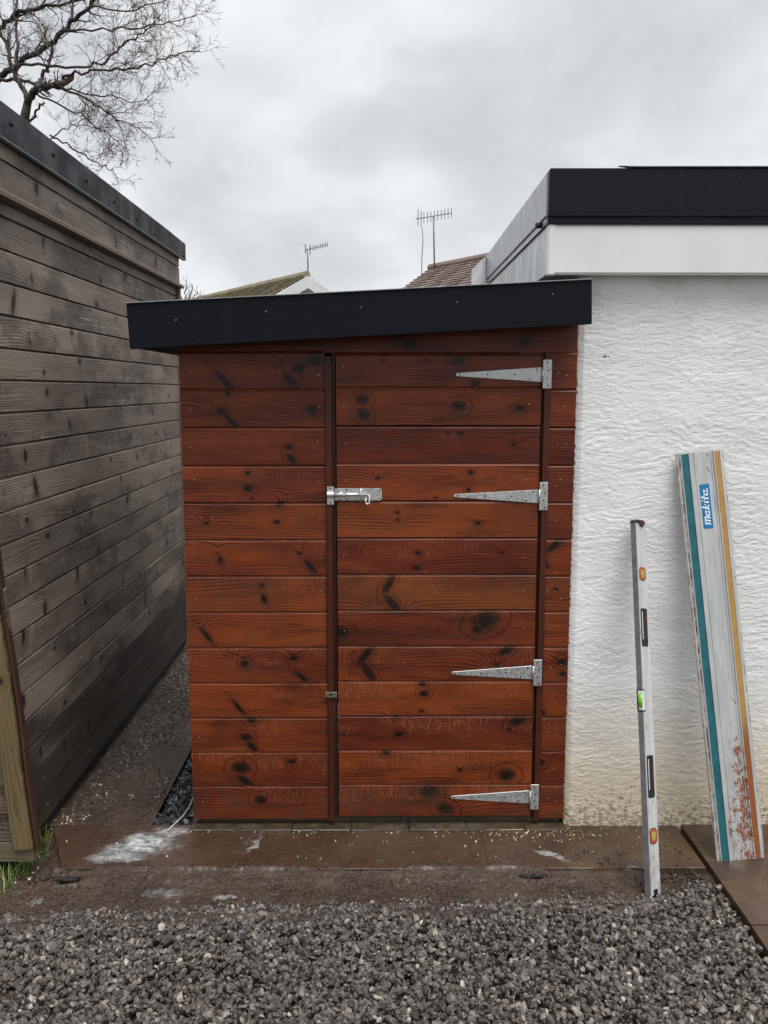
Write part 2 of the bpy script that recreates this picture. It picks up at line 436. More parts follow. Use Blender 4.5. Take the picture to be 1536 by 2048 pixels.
m, t, b = material('white_fascia_paint'); p = t.pos(); x, y, z = t.sep(p)
dr = t.vor(t.comb(x * 1, y * 1, z * 1), 30, 'F1')[0].ss(0.0, 0.13, 1.0, 0.0) * t.noise(p, 5, 2).ss(0.52, 0.7)
c = t.mix(t.noise(t.comb(x * 4, y * 4, z * 3), 1.0, 4).ss(0.35, 0.75), (0.80, 0.80, 0.775), (0.72, 0.72, 0.69))
c = t.mix(t.noise(p, 70, 4, 0.7).ss(0.68, 0.74) * 0.5, c, (0.35, 0.33, 0.28))
setp(t, b, color=c, rough=0.32, normal=t.bump(dr + t.noise(p, 9, 3) * 0.25, 0.6, 0.003)); M['white_fascia'] = m

m, t, b = material('streaked_side_panel'); p = t.pos(); x, y, z = t.sep(p)
s1 = t.noise(t.comb(x * 8, y * 14, z * 5), 1.0, 5, 0.65)
c = t.mix(s1.ss(0.38, 0.66), (0.46, 0.47, 0.49), (0.74, 0.76, 0.75))
setp(t, b, color=c, rough=0.35); M['side_white'] = m
m, t, b = material('wet_side_trim_sky_sheen'); p = t.pos(); x, y, z = t.sep(p)
s1 = t.noise(t.comb(x * 20, y * 16, z * 6), 1.0, 5, 0.7)
c = t.mix(s1.ss(0.35, 0.65), (0.27, 0.27, 0.31), (0.46, 0.46, 0.50))  # sky reflected by the wet black trim, painted in as grey
setp(t, b, color=c, rough=0.28); M['side_grey'] = m


SPLASH = []                                               # plaster spills: centre x, y, radii, strength, rotation
def ground_mat(name, dark, mid, light, rough, splash=True, bumpd=0.004, slab=False):
    m, t, b = material(name); p = t.pos(); x, y, z = t.sep(p)
    n1 = t.noise(p, 3.2, 5, 0.6); n2 = t.noise(p, 38, 5, 0.65); n3 = t.noise(p, 150, 3, 0.6)
    c = t.mix(n1.ss(0.36, 0.62), dark, mid); c = t.mix(n2.ss(0.50, 0.75) * 0.7, c, light)
    st_n = t.noise(t.comb(x * 9, y * 42, 0.0), 1.0, 6, 0.75, 1.2); c = t.mix(st_n.ss(0.52, 0.70) * 0.55, c, light); c = t.mix(t.noise(p, 14, 5, 0.7).ss(0.56, 0.66) * 0.5, c, dark)
    if slab:                                              # green-ochre patches where the mud is thin
        c = t.mix(t.noise(t.comb(x * 3.1, y * 9, 4.0), 1.0, 4, 0.6).ss(0.50, 0.68) * x.ss(0.45, 0.8) * x.ss(1.10, 1.2, 1.0, 0.35) * 0.6, c, (0.10, 0.062, 0.018))
    chip = t.vor(p, 85, 'F1')[0].ss(0.0, 0.16, 1.0, 0.0) * t.noise(p, 6, 3).ss(0.50, 0.70)
    if not slab: chip = chip.max(t.noise(p, 120, 4, 0.7).ss(0.62, 0.70) * t.noise(p, 8, 3).ss(0.45, 0.6) * 0.8)
    c = t.mix(chip * 0.5, c, (0.30, 0.26, 0.20))
    sw = None
    if splash:
        wx = (t.noise(t.comb(x * 6, y * 6, 0.0), 1.0, 4, 0.7) - 0.5) * 0.24
        wy = (t.noise(t.comb(x * 6 + 9, y * 6, 2.0), 1.0, 4, 0.7) - 0.5) * 0.16
        for (cx, cy, rx, ry, st, ro) in SPLASH:
            ex = x - cx + wx; ey = y - cy + wy; ca, sa = math.cos(ro), math.sin(ro)
            q = (((ex * ca + ey * sa) / rx).sq() + ((ey * ca - ex * sa) / ry).sq()).sqrt()
            w_ = q.ss(0.25, 1.15, st, 0.0); sw = w_ if sw is None else sw.max(w_)
        tex = t.noise(t.comb(x * 20, y * 38, 0.0), 1.0, 7, 0.78, 0.9).ss(0.38, 0.62)
        sw = (sw * (tex * 0.85 + 0.15)).min(1.0) * 0.85
        c = t.mix(sw, c, (0.56, 0.59, 0.60))
    wet = t.noise(p, 5, 5, 0.65).ss(0.42, 0.58, rough * 0.28, rough * 1.5)
    if sw is not None: wet = wet + sw * 0.35
    setp(t, b, color=c, rough=wet.max(0.06), normal=t.bump(n2 * 1.0 + n3 * 0.6 + st_n * 0.9, 0.9, bumpd), spec=0.5, coat=(wet.ss(rough * 0.35, rough * 1.1, 0.4, 0.0)), coatr=0.24); return m


for (px, py, rx, ry, st, ro) in ((285, 1688, .135, .10, 1.15, 0.25), (245, 1712, .13, .035, .95, 0.1), (330, 1664, .10, .04, .9, 0.2), (500, 1690, .018, .075, .55, -0.5),
                                 (1100, 1712, .09, .022, .7, -0.45), (460, 1785, .05, .02, .65, .7), (335, 1775, .11, .035, .45, 0), (72, 1790, .03, .015, .6, .7)):
    q = atz(px, py, 0); SPLASH.append((q.x, q.y, rx, ry, st, ro))
M['mud'] = ground_mat('wet_mud', (0.040, 0.0225, 0.0145), (0.068, 0.041, 0.027), (0.098, 0.066, 0.046), 0.27, bumpd=0.009)
M['slab'] = ground_mat('mud_filmed_slab', (0.046, 0.0255, 0.0155), (0.068, 0.039, 0.025), (0.088, 0.057, 0.039), 0.32, bumpd=0.0022, slab=True)
M['brick'] = ground_mat('dirty_footing', (0.036, 0.024, 0.015), (0.062, 0.042, 0.024), (0.11, 0.085, 0.045), 0.5, splash=False, bumpd=0.003)
M['earth'] = ground_mat('garden_soil', (0.03, 0.02, 0.013), (0.055, 0.037, 0.024), (0.05, 0.055, 0.025), 0.7, splash=False)

m, t, b = material('wet_gravel'); i = t.island(); p = t.obj()
c = t.ramp(i, [(0.0, (0.022, 0.019, 0.018)), (0.2, (0.062, 0.050, 0.043)), (0.45, (0.100, 0.082, 0.070)), (0.65, (0.062, 0.062, 0.066)),
               (0.85, (0.155, 0.130, 0.112)), (0.965, (0.25, 0.21, 0.17)), (1.0, (0.50, 0.45, 0.38))])
c = t.mix(t.noise(p, 130, 4, 0.65).ss(0.42, 0.75) * 0.6, c, (0.15, 0.13, 0.115))
c = t.mix(t.noise(p, 2.4, 3).ss(0.45, 0.7) * 0.28, c, (0.12, 0.085, 0.060))
setp(t, b, color=c, rough=t.noise(p, 40, 3).ss(0.3, 0.7, 0.22, 0.55), normal=t.bump(t.noise(p, 260, 3, 0.6), 0.7, 0.002)); M['gravel'] = m
m, t, b = material('wet_slate_chips'); i = t.island(); p = t.obj()
c = t.ramp(i, [(0.0, (0.012, 0.013, 0.016)), (0.6, (0.03, 0.032, 0.038)), (0.95, (0.06, 0.065, 0.072)), (1.0, (0.25, 0.25, 0.25))])
setp(t, b, color=c, rough=0.28, normal=t.bump(t.noise(p, 200, 3), 0.6, 0.002)); M['slate'] = m
m, t, b = material('wood_shavings'); i = t.island()
c = t.ramp(i, [(0.0, (0.55, 0.40, 0.24)), (0.5, (0.62, 0.55, 0.44)), (0.8, (0.40, 0.24, 0.12)), (1.0, (0.66, 0.64, 0.60))])
setp(t, b, color=c, rough=0.7); M['chips'] = m
m, t, b = material('grass_blades'); i = t.island(); p = t.obj()
c = t.ramp(i, [(0.0, (0.045, 0.10, 0.014)), (0.5, (0.09, 0.18, 0.025)), (0.85, (0.17, 0.24, 0.05)), (1.0, (0.28, 0.24, 0.10))])
setp(t, b, color=c, rough=0.45); b.inputs['Subsurface Weight'].default_value = 0.0; M['grass'] = m
m, t, b = material('tree_bark'); p = t.pos()
c = t.mix(t.noise(p, 6, 5, 0.7).ss(0.35, 0.7), (0.020, 0.016, 0.014), (0.060, 0.050, 0.040))
setp(t, b, color=c, rough=0.85, normal=t.bump(t.noise(p, 30, 4), 0.7, 0.02)); M['bark'] = m
M['broken_wood'] = plain('split_branch_wood', (0.16, 0.11, 0.07), 0.8, 0, 0.4, 9, 0.01)
M['twig'] = plain('twig_bark_glare', (0.085, 0.072, 0.070), 0.8, 0, 0.3, 3)  # paler and greyer than the limbs: sky glare painted into the bark
M['house_white'] = plain('white_house_render', (0.72, 0.72, 0.69), 0.7, 0, 0.06, 2)
M['house_board'] = plain('white_bargeboard', (0.66, 0.68, 0.68), 0.4, 0, 0.04, 3)
M['house_gable'] = plain('pale_gable_board', (0.58, 0.59, 0.55), 0.6, 0, 0.05, 3)
m, t, b = material('mossy_tiles'); p = t.pos()
c = t.mix(t.noise(p, 2.2, 6, 0.7).ss(0.45, 0.65), (0.24, 0.20, 0.15), (0.34, 0.31, 0.13))
c = t.mix(t.noise(p, 9, 5, 0.7).ss(0.5, 0.66) * .7, c, (0.16, 0.16, 0.07))
setp(t, b, color=c, rough=0.9); M['moss_tile'] = m
m, t, b = material('brown_concrete_tiles'); p = t.pos(); i = t.island()
c = t.mix(i, (0.19, 0.14, 0.12), (0.27, 0.20, 0.17)); c = t.mix(t.noise(p, 4, 4).ss(0.5, 0.75) * 0.5, c, (0.16, 0.11, 0.08))
setp(t, b, color=c, rough=0.7); M['brown_tile'] = m
M['aerial'] = plain('aerial_metal', (0.13, 0.13, 0.15), 0.4, 0.5, 0.2, 5)
m, t, b = material('window_glass'); setp(t, b, color=(0.03, 0.04, 0.05), rough=0.05, spec=0.8); M['glass'] = m
M['pvc'] = plain('white_pvc', (0.75, 0.75, 0.74), 0.3, 0, 0.03, 3)

# tool materials
m, t, b = material('scuffed_aluminium_rail'); x, y, z = t.sep(t.obj())
n1 = t.noise(t.comb(x * 30, y * 0, z * 5), 1.0, 5, 0.65)
c = t.mix(n1.ss(0.35, 0.7), (0.42, 0.43, 0.425), (0.56, 0.565, 0.55))
c = t.mix(t.noise(t.comb(x * 26, 3.0, z * 9), 1.0, 6, 0.75).ss(0.52, 0.68) * 0.45, c, (0.36, 0.34, 0.30))
# rust scabs: a column down the middle of the face that widens towards the foot, and a few stains near the top
col = ((x - 0.022 - (t.noise(t.comb(z * 7, 0.0, 0.0), 1.0, 2) - 0.5) * 0.05) / 0.030).abs()
scab = t.noise(t.comb(x * 55, 0.0, z * 34), 1.0, 6, 0.75, 0.8)
lowm = z.ss(0.10, 0.62, 0.17, -0.05)
clus = t.noise(t.comb(x * 16, 2.0, z * 7), 1.0, 3).ss(0.35, 0.65) * 0.14 - 0.05
rust = (scab + lowm + clus - col * 0.13).ss(0.575, 0.615)
veins = t.noise(t.comb(x * 170, 0.0, z * 130), 1.0, 4, 0.7).ss(0.42, 0.5)
c = t.mix(rust * (veins * 0.65 + 0.35), c, (0.24, 0.075, 0.025))
spt = t.noise(t.comb(x * 80, 0.0, z * 60), 1.0, 4, 0.7).ss(0.69, 0.72) * t.noise(t.comb(x * 8, 1.0, z * 4), 1.0, 2).ss(0.45, 0.6)
c = t.mix(spt * 0.9, c, (0.16, 0.05, 0.03))
ed = (x.abs()).ss(0.074, 0.082) * t.noise(t.comb(x * 20, 0.0, z * 25), 1.0, 5, 0.7).ss(0.5, 0.6)
c = t.mix(ed * 0.7, c, (0.22, 0.10, 0.06))
setp(t, b, color=c, metal=0.25, rough=0.38, normal=t.bump(scab, 0.3, 0.0008)); M['rail'] = m
M['teal'] = plain('teal_glide_strip', (0.006, 0.105, 0.125), 0.55, 0, 0.18, 25)
m, t, b = material('yellowed_glide_strip'); x, y, z = t.sep(t.obj())
n1 = t.noise(t.comb(x * 40, 0.0, z * 22), 1.0, 5, 0.7)
c = t.mix(n1.ss(0.35, 0.7), (0.42, 0.24, 0.06), (0.34, 0.19, 0.055))
rz = (z + n1 * 0.22).ss(0.50, 0.62, 1.0, 0.0)
c = t.mix(rz, c, (0.25, 0.075, 0.018)); c = t.mix(n1.ss(0.62, 0.68) * 0.6, c, (0.10, 0.04, 0.02))
setp(t, b, color=c, rough=0.5); M['glide'] = m
m, t, b = material('rusty_edge_strip'); x, y, z = t.sep(t.obj())
n1 = t.noise(t.comb(x * 60, 0.0, z * 18), 1.0, 5, 0.75)
c = t.mix(n1.ss(0.42, 0.56), (0.10, 0.035, 0.02), (0.42, 0.36, 0.32)); setp(t, b, color=c, rough=0.6); M['rust_edge'] = m
M['blue'] = plain('blue_sticker', (0.0, 0.155, 0.36), 0.35, 0, 0.05, 10)
M['lettering'] = plain('white_lettering', (0.85, 0.86, 0.86), 0.4, 0, 0.02, 10)
m, t, b = material('worn_aluminium_level'); x, y, z = t.sep(t.obj())
n1 = t.noise(t.comb(x * 160, y * 160, z * 5), 1.0, 4, 0.6); n2 = t.noise(t.comb(x * 40, y * 40, z * 30), 1.0, 5, 0.7)
c = t.mix(n1.ss(0.3, 0.7), (0.50, 0.51, 0.51), (0.66, 0.67, 0.66))
c = t.mix((n2 + z.ss(0.05, 0.45, 0.12, 0.0)).ss(0.58, 0.70) * 0.6, c, (0.36, 0.33, 0.28))
c = t.mix(t.noise(t.comb(x * 60, y * 60, z * 14), 1.0, 5, 0.7).ss(0.68, 0.72) * 0.8, c, (0.09, 0.05, 0.045))
setp(t, b, color=c, metal=0.35, rough=(n1 * 0.2 + 0.30)); M['level'] = m
M['level_side'] = plain('dull_aluminium_edge', (0.22, 0.225, 0.23), 0.42, 0.55, 0.2, 30)
M['orange'] = plain('orange_vial_ring', (0.36, 0.075, 0.025), 0.4, 0, 0.2, 60)
M['yellow_vial'] = plain('yellow_vial', (0.36, 0.30, 0.07), 0.15, 0, 0.15, 60)
M['green_vial'] = plain('green_vial', (0.17, 0.50, 0.03), 0.12, 0, 0.1, 60)
M['clear_block'] = plain('clear_vial_end', (0.66, 0.68, 0.66), 0.2, 0, 0.05, 60)
M['red_brown'] = plain('worn_end_cap', (0.045, 0.012, 0.012), 0.45, 0, 0.5, 60)
M['white_lip'] = plain('vial_white_edge', (0.75, 0.75, 0.72), 0.3)

# ------------------------------------------------------------------ SETTING: ground, mud, slabs, gravel
tag(link('ground', me_from('ground', [(-400, -400, -.09), (400, -400, -.09), (400, 400, -.09), (-400, 400, -.09)], [(0, 1, 2, 3)]), M['earth']), kind='structure')

SX = 1.105                                                # where the right-hand path slabs begin
pits = [(atz(137, 1760, -.015), .046, .020, .05), (atz(1068, 1754, -.015), .050, .017, .035)]
def edge_y(x):                                            # where gravel gives way to mud
    xs = [-1.7, -1.16, -.95, -.40, 0, .35, .69, .90, 1.03, 1.09, 1.2]
    yy = [-.55, -.535, -.525, -.500, -.485, -.48, -.455, -.44, -.39, -.34, -.33]
    return np.interp(x, xs, yy) + (vn(x * 14, x * 0 + 3, 5) - .5) * .035
def mud_z(x, y):
    h = (fbm(x * 9, y * 9, 5, 3) - .5) * .020
    rid = 1 - np.abs(fbm(x * 20 + 2 * fbm(x * 7, y * 7, 2, 9), y * 26, 3, 21) * 2 - 1)
    clod = np.maximum(0, fbm(x * 34, y * 40, 3, 40) - .5) * .020 + (fbm(x * 70, y * 110, 4, 44) - .5) * .009
    z = -.022 + (h + (rid - .8) * .010) * .6 + clod * .7
    wl = -.0255 + 0 * x; soft = 1.0
    z = np.where(z < wl, wl + (z - wl) * .08, z)           # standing water levels the hollows
    for q, rx, ry, dp in pits:
        e = np.sqrt(((x - q.x + .12 * (y - q.y)) / rx) ** 2 + ((y - q.y) / ry) ** 2) + (fbm(x * 60, y * 60, 3, 77) - .5) * .5
        z = z - dp * 0.45 * np.clip((1.15 - e) / .12, 0, 1) + .010 * np.exp(-((e - 1.45) / .3) ** 2)
    return z
nx, ny = 620, 150
gx, gy = np.meshgrid(np.linspace(-1.9, 1.13, nx), np.linspace(-.70, .02, ny))
def grid_faces(nx, ny):
    i = np.arange(nx * ny).reshape(ny, nx)
    return np.stack([i[:-1, :-1], i[:-1, 1:], i[1:, 1:], i[1:, :-1]], -1).reshape(-1)
gz = mud_z(gx, gy)
onslab = np.clip((gy + .290 - (fbm(gx * 7, gy * 7, 4, 62) - .45) * .16) / .03, 0, 1)         # 1 well back on the slab
inx = (gx > -1.10 + (gy + .28) * -.5) & (gx < 1.10)
near = np.clip(1 - (-.285 - gy) / .07, 0, 1) * np.clip((.93 - gx) / .1, 0, 1) * np.clip((gx + 1.07) / .05, 0, 1)
gz = np.where(gy < -.283, gz + near * .017, np.where(inx, np.where(gx < 1.0, .0052, -.004) + (gz + .024) * .25 - onslab * .022, gz))
gz = gz - .035 * np.clip((edge_y(gx) - gy) / .05, 0, 1)
mm = np_mesh('mud', np.stack([gx, gy, gz], -1).reshape(-1, 3), grid_faces(nx, ny), 4); mm.shade_smooth()
tag(link('muddy_ground', mm, M['mud']), kind='structure')
nx, ny = 170, 420                                         # muddy passage between the buildings
gx, gy = np.meshgrid(np.linspace(-1.75, -.845, nx), np.linspace(.018, 3.2, ny))
gz = mud_z(gx, gy) * .8 + .012
e = np.clip((gx + 1.02) / .1, 0, 1); gz = gz * (1 - .75 * e) + .75 * e * (-.006)       # smoother slab edge towards the shed
mm = np_mesh('mud', np.stack([gx, gy, gz], -1).reshape(-1, 3), grid_faces(nx, ny), 4); mm.shade_smooth()
tag(link('muddy_path', mm, M['mud']), kind='structure')

pav = empty('pavement', (0, -.15, 0), kind='structure')
def slab_poly(name, pts, z0=-.045, z1=0.0, mat='slab'):
    cx = sum(p[0] for p in pts) / len(pts); cy = sum(p[1] for p in pts) / len(pts)
    me = prism([(a - cx, c_ - cy) for a, c_ in pts], z0, z1, 0.0008, 'z')
    return link('paving_slab', me, M[mat], pav, (cx, cy, 0))
slab_poly('a', [(-1.205, .015), (-1.065, -.278), (-.3825, -.283), (-.3825, .015)])
slab_poly('b', [(-.382, .015), (-.382, -.283), (.3645, -.284), (.3645, .015)], z1=-.0005)
slab_poly('c', [(.365, .015), (.365, -.284), (1.092, -.284), (1.084, .015)])
slab_poly('d', [(SX, .02), (SX + .003, -.60), (1.70, -.60), (1.70, .02)], z1=.004)
slab_poly('e', [(SX + .003, -.604), (SX - .008, -1.20), (1.70, -1.20), (1.70, -.604)], z1=.002)
slab_poly('f', [(SX - .008, -1.204), (SX - .01, -1.8), (1.70, -1.8), (1.70, -1.204)], z1=.003)

# crushed stone: every stone its own small faceted solid
ICO = None
def ico():
    bm = bmesh.new(); bmesh.ops.create_icosphere(bm, subdivisions=1, radius=1)
    v = np.array([x.co[:] for x in bm.verts]); f = np.array([[w.index for w in q.verts] for q in bm.faces]); bm.free(); return v, f
IV, IF = ico()
def stones(name, pts, size, mat, flat=(.45, .8), jit=.30, smin=.55, smax=1.5):
    n = len(pts); v = IV[None] * (1 + rng.uniform(-jit, jit, (n, 12, 1)))
    v = v + rng.normal(0, .10, (n, 12, 3))
    sc = np.stack([rng.uniform(.8, 1.3, n), rng.uniform(.6, .95, n), rng.uniform(flat[0], flat[1], n)], -1) * (size / 2 * rng.uniform(smin, smax, n) ** 1.0)[:, None]
    v = v * sc[:, None]
    q = rng.normal(size=(n, 4)) * .62; q[:, 0] += 1.2; q /= np.linalg.norm(q, axis=1)[:, None]
    a = rng.uniform(0, 6.283, n)
    w, x, y, z = q.T
    R = np.stack([1 - 2 * (y * y + z * z), 2 * (x * y - z * w), 2 * (x * z + y * w), 2 * (x * y + z * w), 1 - 2 * (x * x + z * z), 2 * (y * z - x * w),
                  2 * (x * z - y * w), 2 * (y * z + x * w), 1 - 2 * (x * x + y * y)], -1).reshape(n, 3, 3)
    v = np.einsum('nij,nkj->nki', R, v)
    Rz = np.zeros((n, 3, 3)); Rz[:, 0, 0] = np.cos(a); Rz[:, 0, 1] = -np.sin(a); Rz[:, 1, 0] = np.sin(a); Rz[:, 1, 1] = np.cos(a); Rz[:, 2, 2] = 1
    v = np.einsum('nij,nkj->nki', Rz, v) + pts[:, None]
    f = (IF[None] + 12 * np.arange(n)[:, None, None]).reshape(-1)
    me = np_mesh(name, v.reshape(-1, 3), f, 3); me.shade_flat()
    return tag(link(name, me, M[mat]), kind='stuff')

N = 54000
px_ = rng.uniform(-1.75, 1.10, N); py_ = rng.uniform(-1.95, -.30, N)
k = py_ < edge_y(px_); px_, py_ = px_[k], py_[k]
und = (fbm(px_ * 2.2, py_ * 2.2, 3, 5) - .5) * .02
zz_ = -.026 + und + rng.uniform(-.010, .012, len(px_))
zz_ += .012 * np.clip((px_ - .85) / .15, 0, 1)
zz_ += -.014 * np.clip((py_ - edge_y(px_) + .08) / .08, 0, 1)
stones('gravel', np.stack([px_, py_, zz_], -1), .0158, 'gravel', flat=(.34, .66), smin=.45, smax=1.75)
# gravel bed below the stones
box('gravel_bed', -1.75, 1.10, -1.95, -.60, -.088, -.052, M['mud'], None, 0)['kind'] = 'structure'
N = 2200                                                   # strays sunk in the mud in front of it
px_ = rng.uniform(-1.6, 1.06, N); ey = edge_y(px_); py_ = ey + np.abs(rng.normal(0, .030, N)) * rng.random(N)
stones('stray_gravel', np.stack([px_, py_, mud_z(px_, py_) + rng.uniform(-.003, .005, N)], -1), .0150, 'gravel', smin=.35, smax=1.4)
N = 9000                                                  # crumbs of trodden soil
px_ = rng.uniform(-1.5, 1.08, N); py_ = edge_y(px_) + rng.random(N) * .27
kk = (fbm(px_ * 9, py_ * 14, 3, 51) > .47) & ((py_ < -.29) | (rng.random(N) < .22)); px_, py_ = px_[kk], py_[kk]; N = len(px_)
zc_ = np.where((py_ > -.283) & (px_ > -1.08), .001, mud_z(px_, py_) + .012 * np.clip(1 - (-.285 - py_) / .07, 0, 1))
stones('soil_crumbs', np.stack([px_, py_, zc_], -1), .0085, 'mud', flat=(.3, .6), smin=.4, smax=1.7)
N = 2600                                                  # dark slate chips along the shed
px_ = rng.uniform(-.835, -.70, N); py_ = rng.uniform(.022, 1.35, N)
stones('slate_chippings', np.stack([px_, py_, rng.uniform(-.035, -.012, N)], -1), .024, 'slate', flat=(.3, .6))
box('slate_bed', -.842, -.60, .018, 1.4, -.088, -.045, M['dark_void'], None, 0)['kind'] = 'structure'
N = 2600
px_ = rng.uniform(-1.19, -.86, N) ; py_ = .05 + rng.random(N) ** .8 * 2.6
kk = (fbm(px_ * 5, py_ * 5, 3, 12) + (-.98 - px_) * .8) > .47; px_, py_ = px_[kk], py_[kk]
stones('passage_chippings', np.stack([px_, py_, mud_z(px_, py_) * .8 + .012 + rng.uniform(-.002, .004, len(px_))], -1), .010, 'gravel', smin=.4, smax=1.8)
# pale wood shavings and crumbs trodden over the slabs and the mud
pts = []
for _ in range(520):
    r = random.random()
    if r < .35: pts.append((random.uniform(-.66, 1.05), random.gauss(-.03, .035), .002))
    elif r < .6: pts.append((random.gauss(.55, .10), random.gauss(-.05, .035), .002))
    elif r < .72: pts.append((random.gauss(-1.17, .035), random.gauss(.06, .05), -.004))
    elif r < .85: pts.append((random.uniform(-1.18, .95), random.uniform(-.27, -.02), .002))
    else: pts.append((random.uniform(-1.35, -1.15), random.uniform(-.4, -.1), -.008))
pts = np.array(pts); pts[:, 1] = np.minimum(pts[:, 1], np.where(pts[:, 0] > -.68, .03, .2))
stones('wood_shavings', pts, .0055, 'chips', flat=(.15, .4), smin=.35, smax=1.7)

for (pxc, pyc, rx, ry, lab) in ((137, 1760, .040, .019, 'dark ragged disc painting the shade of a hole in the mud at the left, below the white plaster spill'), (1068, 1753, .044, .020, 'dark ragged disc painting the shade of a hole in the mud between the door hinge side and the spirit level')):
    q = atz(pxc, pyc, -.020); n_ = 22
    rr_ = [1 + random.uniform(-.25, .2) for _ in range(n_)]
    if pxc > 500: rr_ = [1.15 * k / max(abs(math.cos(6.283 * i / n_)), abs(math.sin(6.283 * i / n_))) ** .8 * .95 for i, k in enumerate([1 + random.uniform(-.1, .08) for _ in range(n_)])]
    vs = [(rx * .3 * 0, 0, -.012)] + [(rx * rr_[i] * math.cos(6.283 * i / n_), ry * rr_[i] * math.sin(6.283 * i / n_), random.uniform(-.001, .001)) for i in range(n_)]
    zq = float(mud_z(np.array([q.x + .09]), np.array([q.y]))[0]) + .004
    hm = me_from('hole', vs, [(0, i + 1, (i + 1) % n_ + 1) for i in range(n_)])
    tag(link('mud_hole_shade', hm, M['dark_void'], None, (q.x, q.y, max(zq, -.016) + (.006 if pxc > 500 else .002))), lab, 'hole')  # dark disc laid over each pit to stand for its shade
# grass tuft by the gate
mb_v, mb_f = [], []
for _ in range(900):
    x = random.gauss(-1.27, .06); y = random.gauss(-.22, .085)
    if x > -1.165 or y > -.03: continue
    h = random.uniform(.03, .11); a = random.uniform(0, 6.28); ln = random.uniform(.2, .9) * h; w = random.uniform(.0012, .0024)
    dx_, dy_ = math.cos(a), math.sin(a); b0 = len(mb_v)
    for k in range(4):
        q = k / 3; cx = x + dx_ * ln * q * q; cy = y + dy_ * ln * q * q; cz = -.03 + h * (q - .25 * q * q * (ln / h)); ww = w * (1 - q * .85)
        mb_v += [(cx - dy_ * ww, cy + dx_ * ww, cz), (cx + dy_ * ww, cy - dx_ * ww, cz)]
    for k in range(3): mb_f.append([b0 + 2 * k, b0 + 2 * k + 1, b0 + 2 * k + 3, b0 + 2 * k + 2])
tag(link('grass', me_from('grass', mb_v, mb_f), M['grass']), kind='stuff')

# ------------------------------------------------------------------ planks
def plank_me(L, h, gap=.0065, t=.016, lip=.005):
    pr = [(.0015, .0), (0, .0015), (0, h - gap - .003), (.0018, h - gap), (lip, h - gap + .0012), (lip + .002, h - .0005), (t, h - .0005), (t, .0)]
    return prism(pr, 0, L, 0, 'x')
def set_knots(o, ks):
    ks = ks[:4]; sh = [0.0, 0.0, 0.0]; tl = [1.0, 1.0, 1.0]
    for i in range(4):
        o['k%d' % i] = [0.0, -5.0, 0.0]
    for i, k_ in enumerate(ks):
        o['k%d' % i] = [float(k_[0]), float(k_[1]), float(k_[2])]
        if i < 3: sh[i] = float(k_[3]); tl[i] = float(k_[4])
    o['ks'] = sh; o['kt'] = tl

# ------------------------------------------------------------------ GARDEN SHED
shed = empty('garden_shed', (0, .6, 0), label='small red-brown stained timber shed with a navy fascia built against the white garage', cat='shed')
Y0 = 0.0
XL, XR = -.683, .671; PITCHB = .13; ZB = .029
DX0, DX1 = -.150, .550                                     # door leaf
PT0, PT1 = -.188, -.165                                    # left door batten
HB0, HB1 = .560, .582                                      # hinge-side batten
K = []
def kp(ox, oy, sc, lst):
    for e_ in lst:
        q = aty(ox + e_[0] / sc, oy + e_[1] / sc, Y0); K.append((q.x, q.z, e_[2] / 1000., e_[3] if len(e_) > 3 else 0, e_[4] if len(e_) > 4 else 1))
SP = (-.75, 2.4)                                           # spike knot: sheared and tall
kp(340, 640, 3.938, [(1140, 310, 16), (1010, 385, 12), (950, 480, 9, -.75, 2.2), (430, 480, 9, -.8, 3.0), (455, 580, 5), (1120, 715, 10), (400, 722, 9), (490, 810, 7, -.9, 2.4),
     (1085, 645, 3), (940, 1005, 8), (960, 1100, 7, -.6, 2), (612, 1205, 6), (615, 1328, 9), (640, 1405, 3), (960, 1420, 5), (860, 1452, 7, .8, 1.2), (285, 1600, 5), (840, 1595, 7),
     (375, 1840, 3), (395, 1890, 5, -.1, 2.2), (1020, 1840, 6), (1110, 1950, 7, -.7, 2.8)])
kp(360, 1150, 3.865, [(635, 82, 4, 0, 1.8), (650, 185, 6, -.2, 2.2), (205, 470, 6, -.7, 3.6), (500, 690, 9), (880, 645, 8, .4, 1), (940, 790, 8, -.9, 2), (450, 1020, 6, -.7, 3.6),
     (550, 1120, 9), (510, 1255, 11), (560, 1330, 9, -.6, 1.6), (470, 1490, 17), (500, 1592, 12, -.9, 1.4), (860, 1440, 8), (625, 1740, 12)])
kp(640, 640, 2.954, [(815, 245, 12), (915, 375, 9), (375, 240, 4), (625, 238, 3), (250, 470, 12), (255, 560, 12, -.2, 1.2), (820, 510, 13), (1180, 522, 9), (1122, 597, 5),
     (757, 668, 4), (832, 672, 6), (1145, 742, 5), (890, 905, 7), (342, 935, 5), (875, 1005, 5), (683, 1050, 3)])
kp(640, 1000, 2.954, [(457, 75, 4), (458, 120, 4), (933, 138, 6), (580, 315, 6), (1072, 312, 5), (570, 403, 7), (405, 500, 8, .5, 3.2), (425, 612, 9, -.7, 2.6),
     (120, 785, 17), (980, 712, 24, .3, 1.1), (930, 765, 12), (270, 915, 9, .7, 3), (285, 1020, 10, -.6, 3), (1100, 890, 12, .8, 1.2), (1045, 972, 6), (1385, 270, 9, .9, 2.2), (1325, 375, 6, -.7, 2), (1390, 530, 5), (1430, 960, 10)])
kp(640, 1330, 2.954, [(605, 112, 7), (615, 170, 9), (600, 275, 5), (445, 310, 5), (465, 410, 9), (1165, 335, 14, .5, 1.1), (1120, 382, 5), (390, 518, 8), (1100, 650, 17), (825, 620, 5),
     (645, 752, 17), (740, 850, 16, -.3, 1.1), (1300, 275, 9, -.6, 1.5), (1300, 580, 10), (1435, 55, 8)])


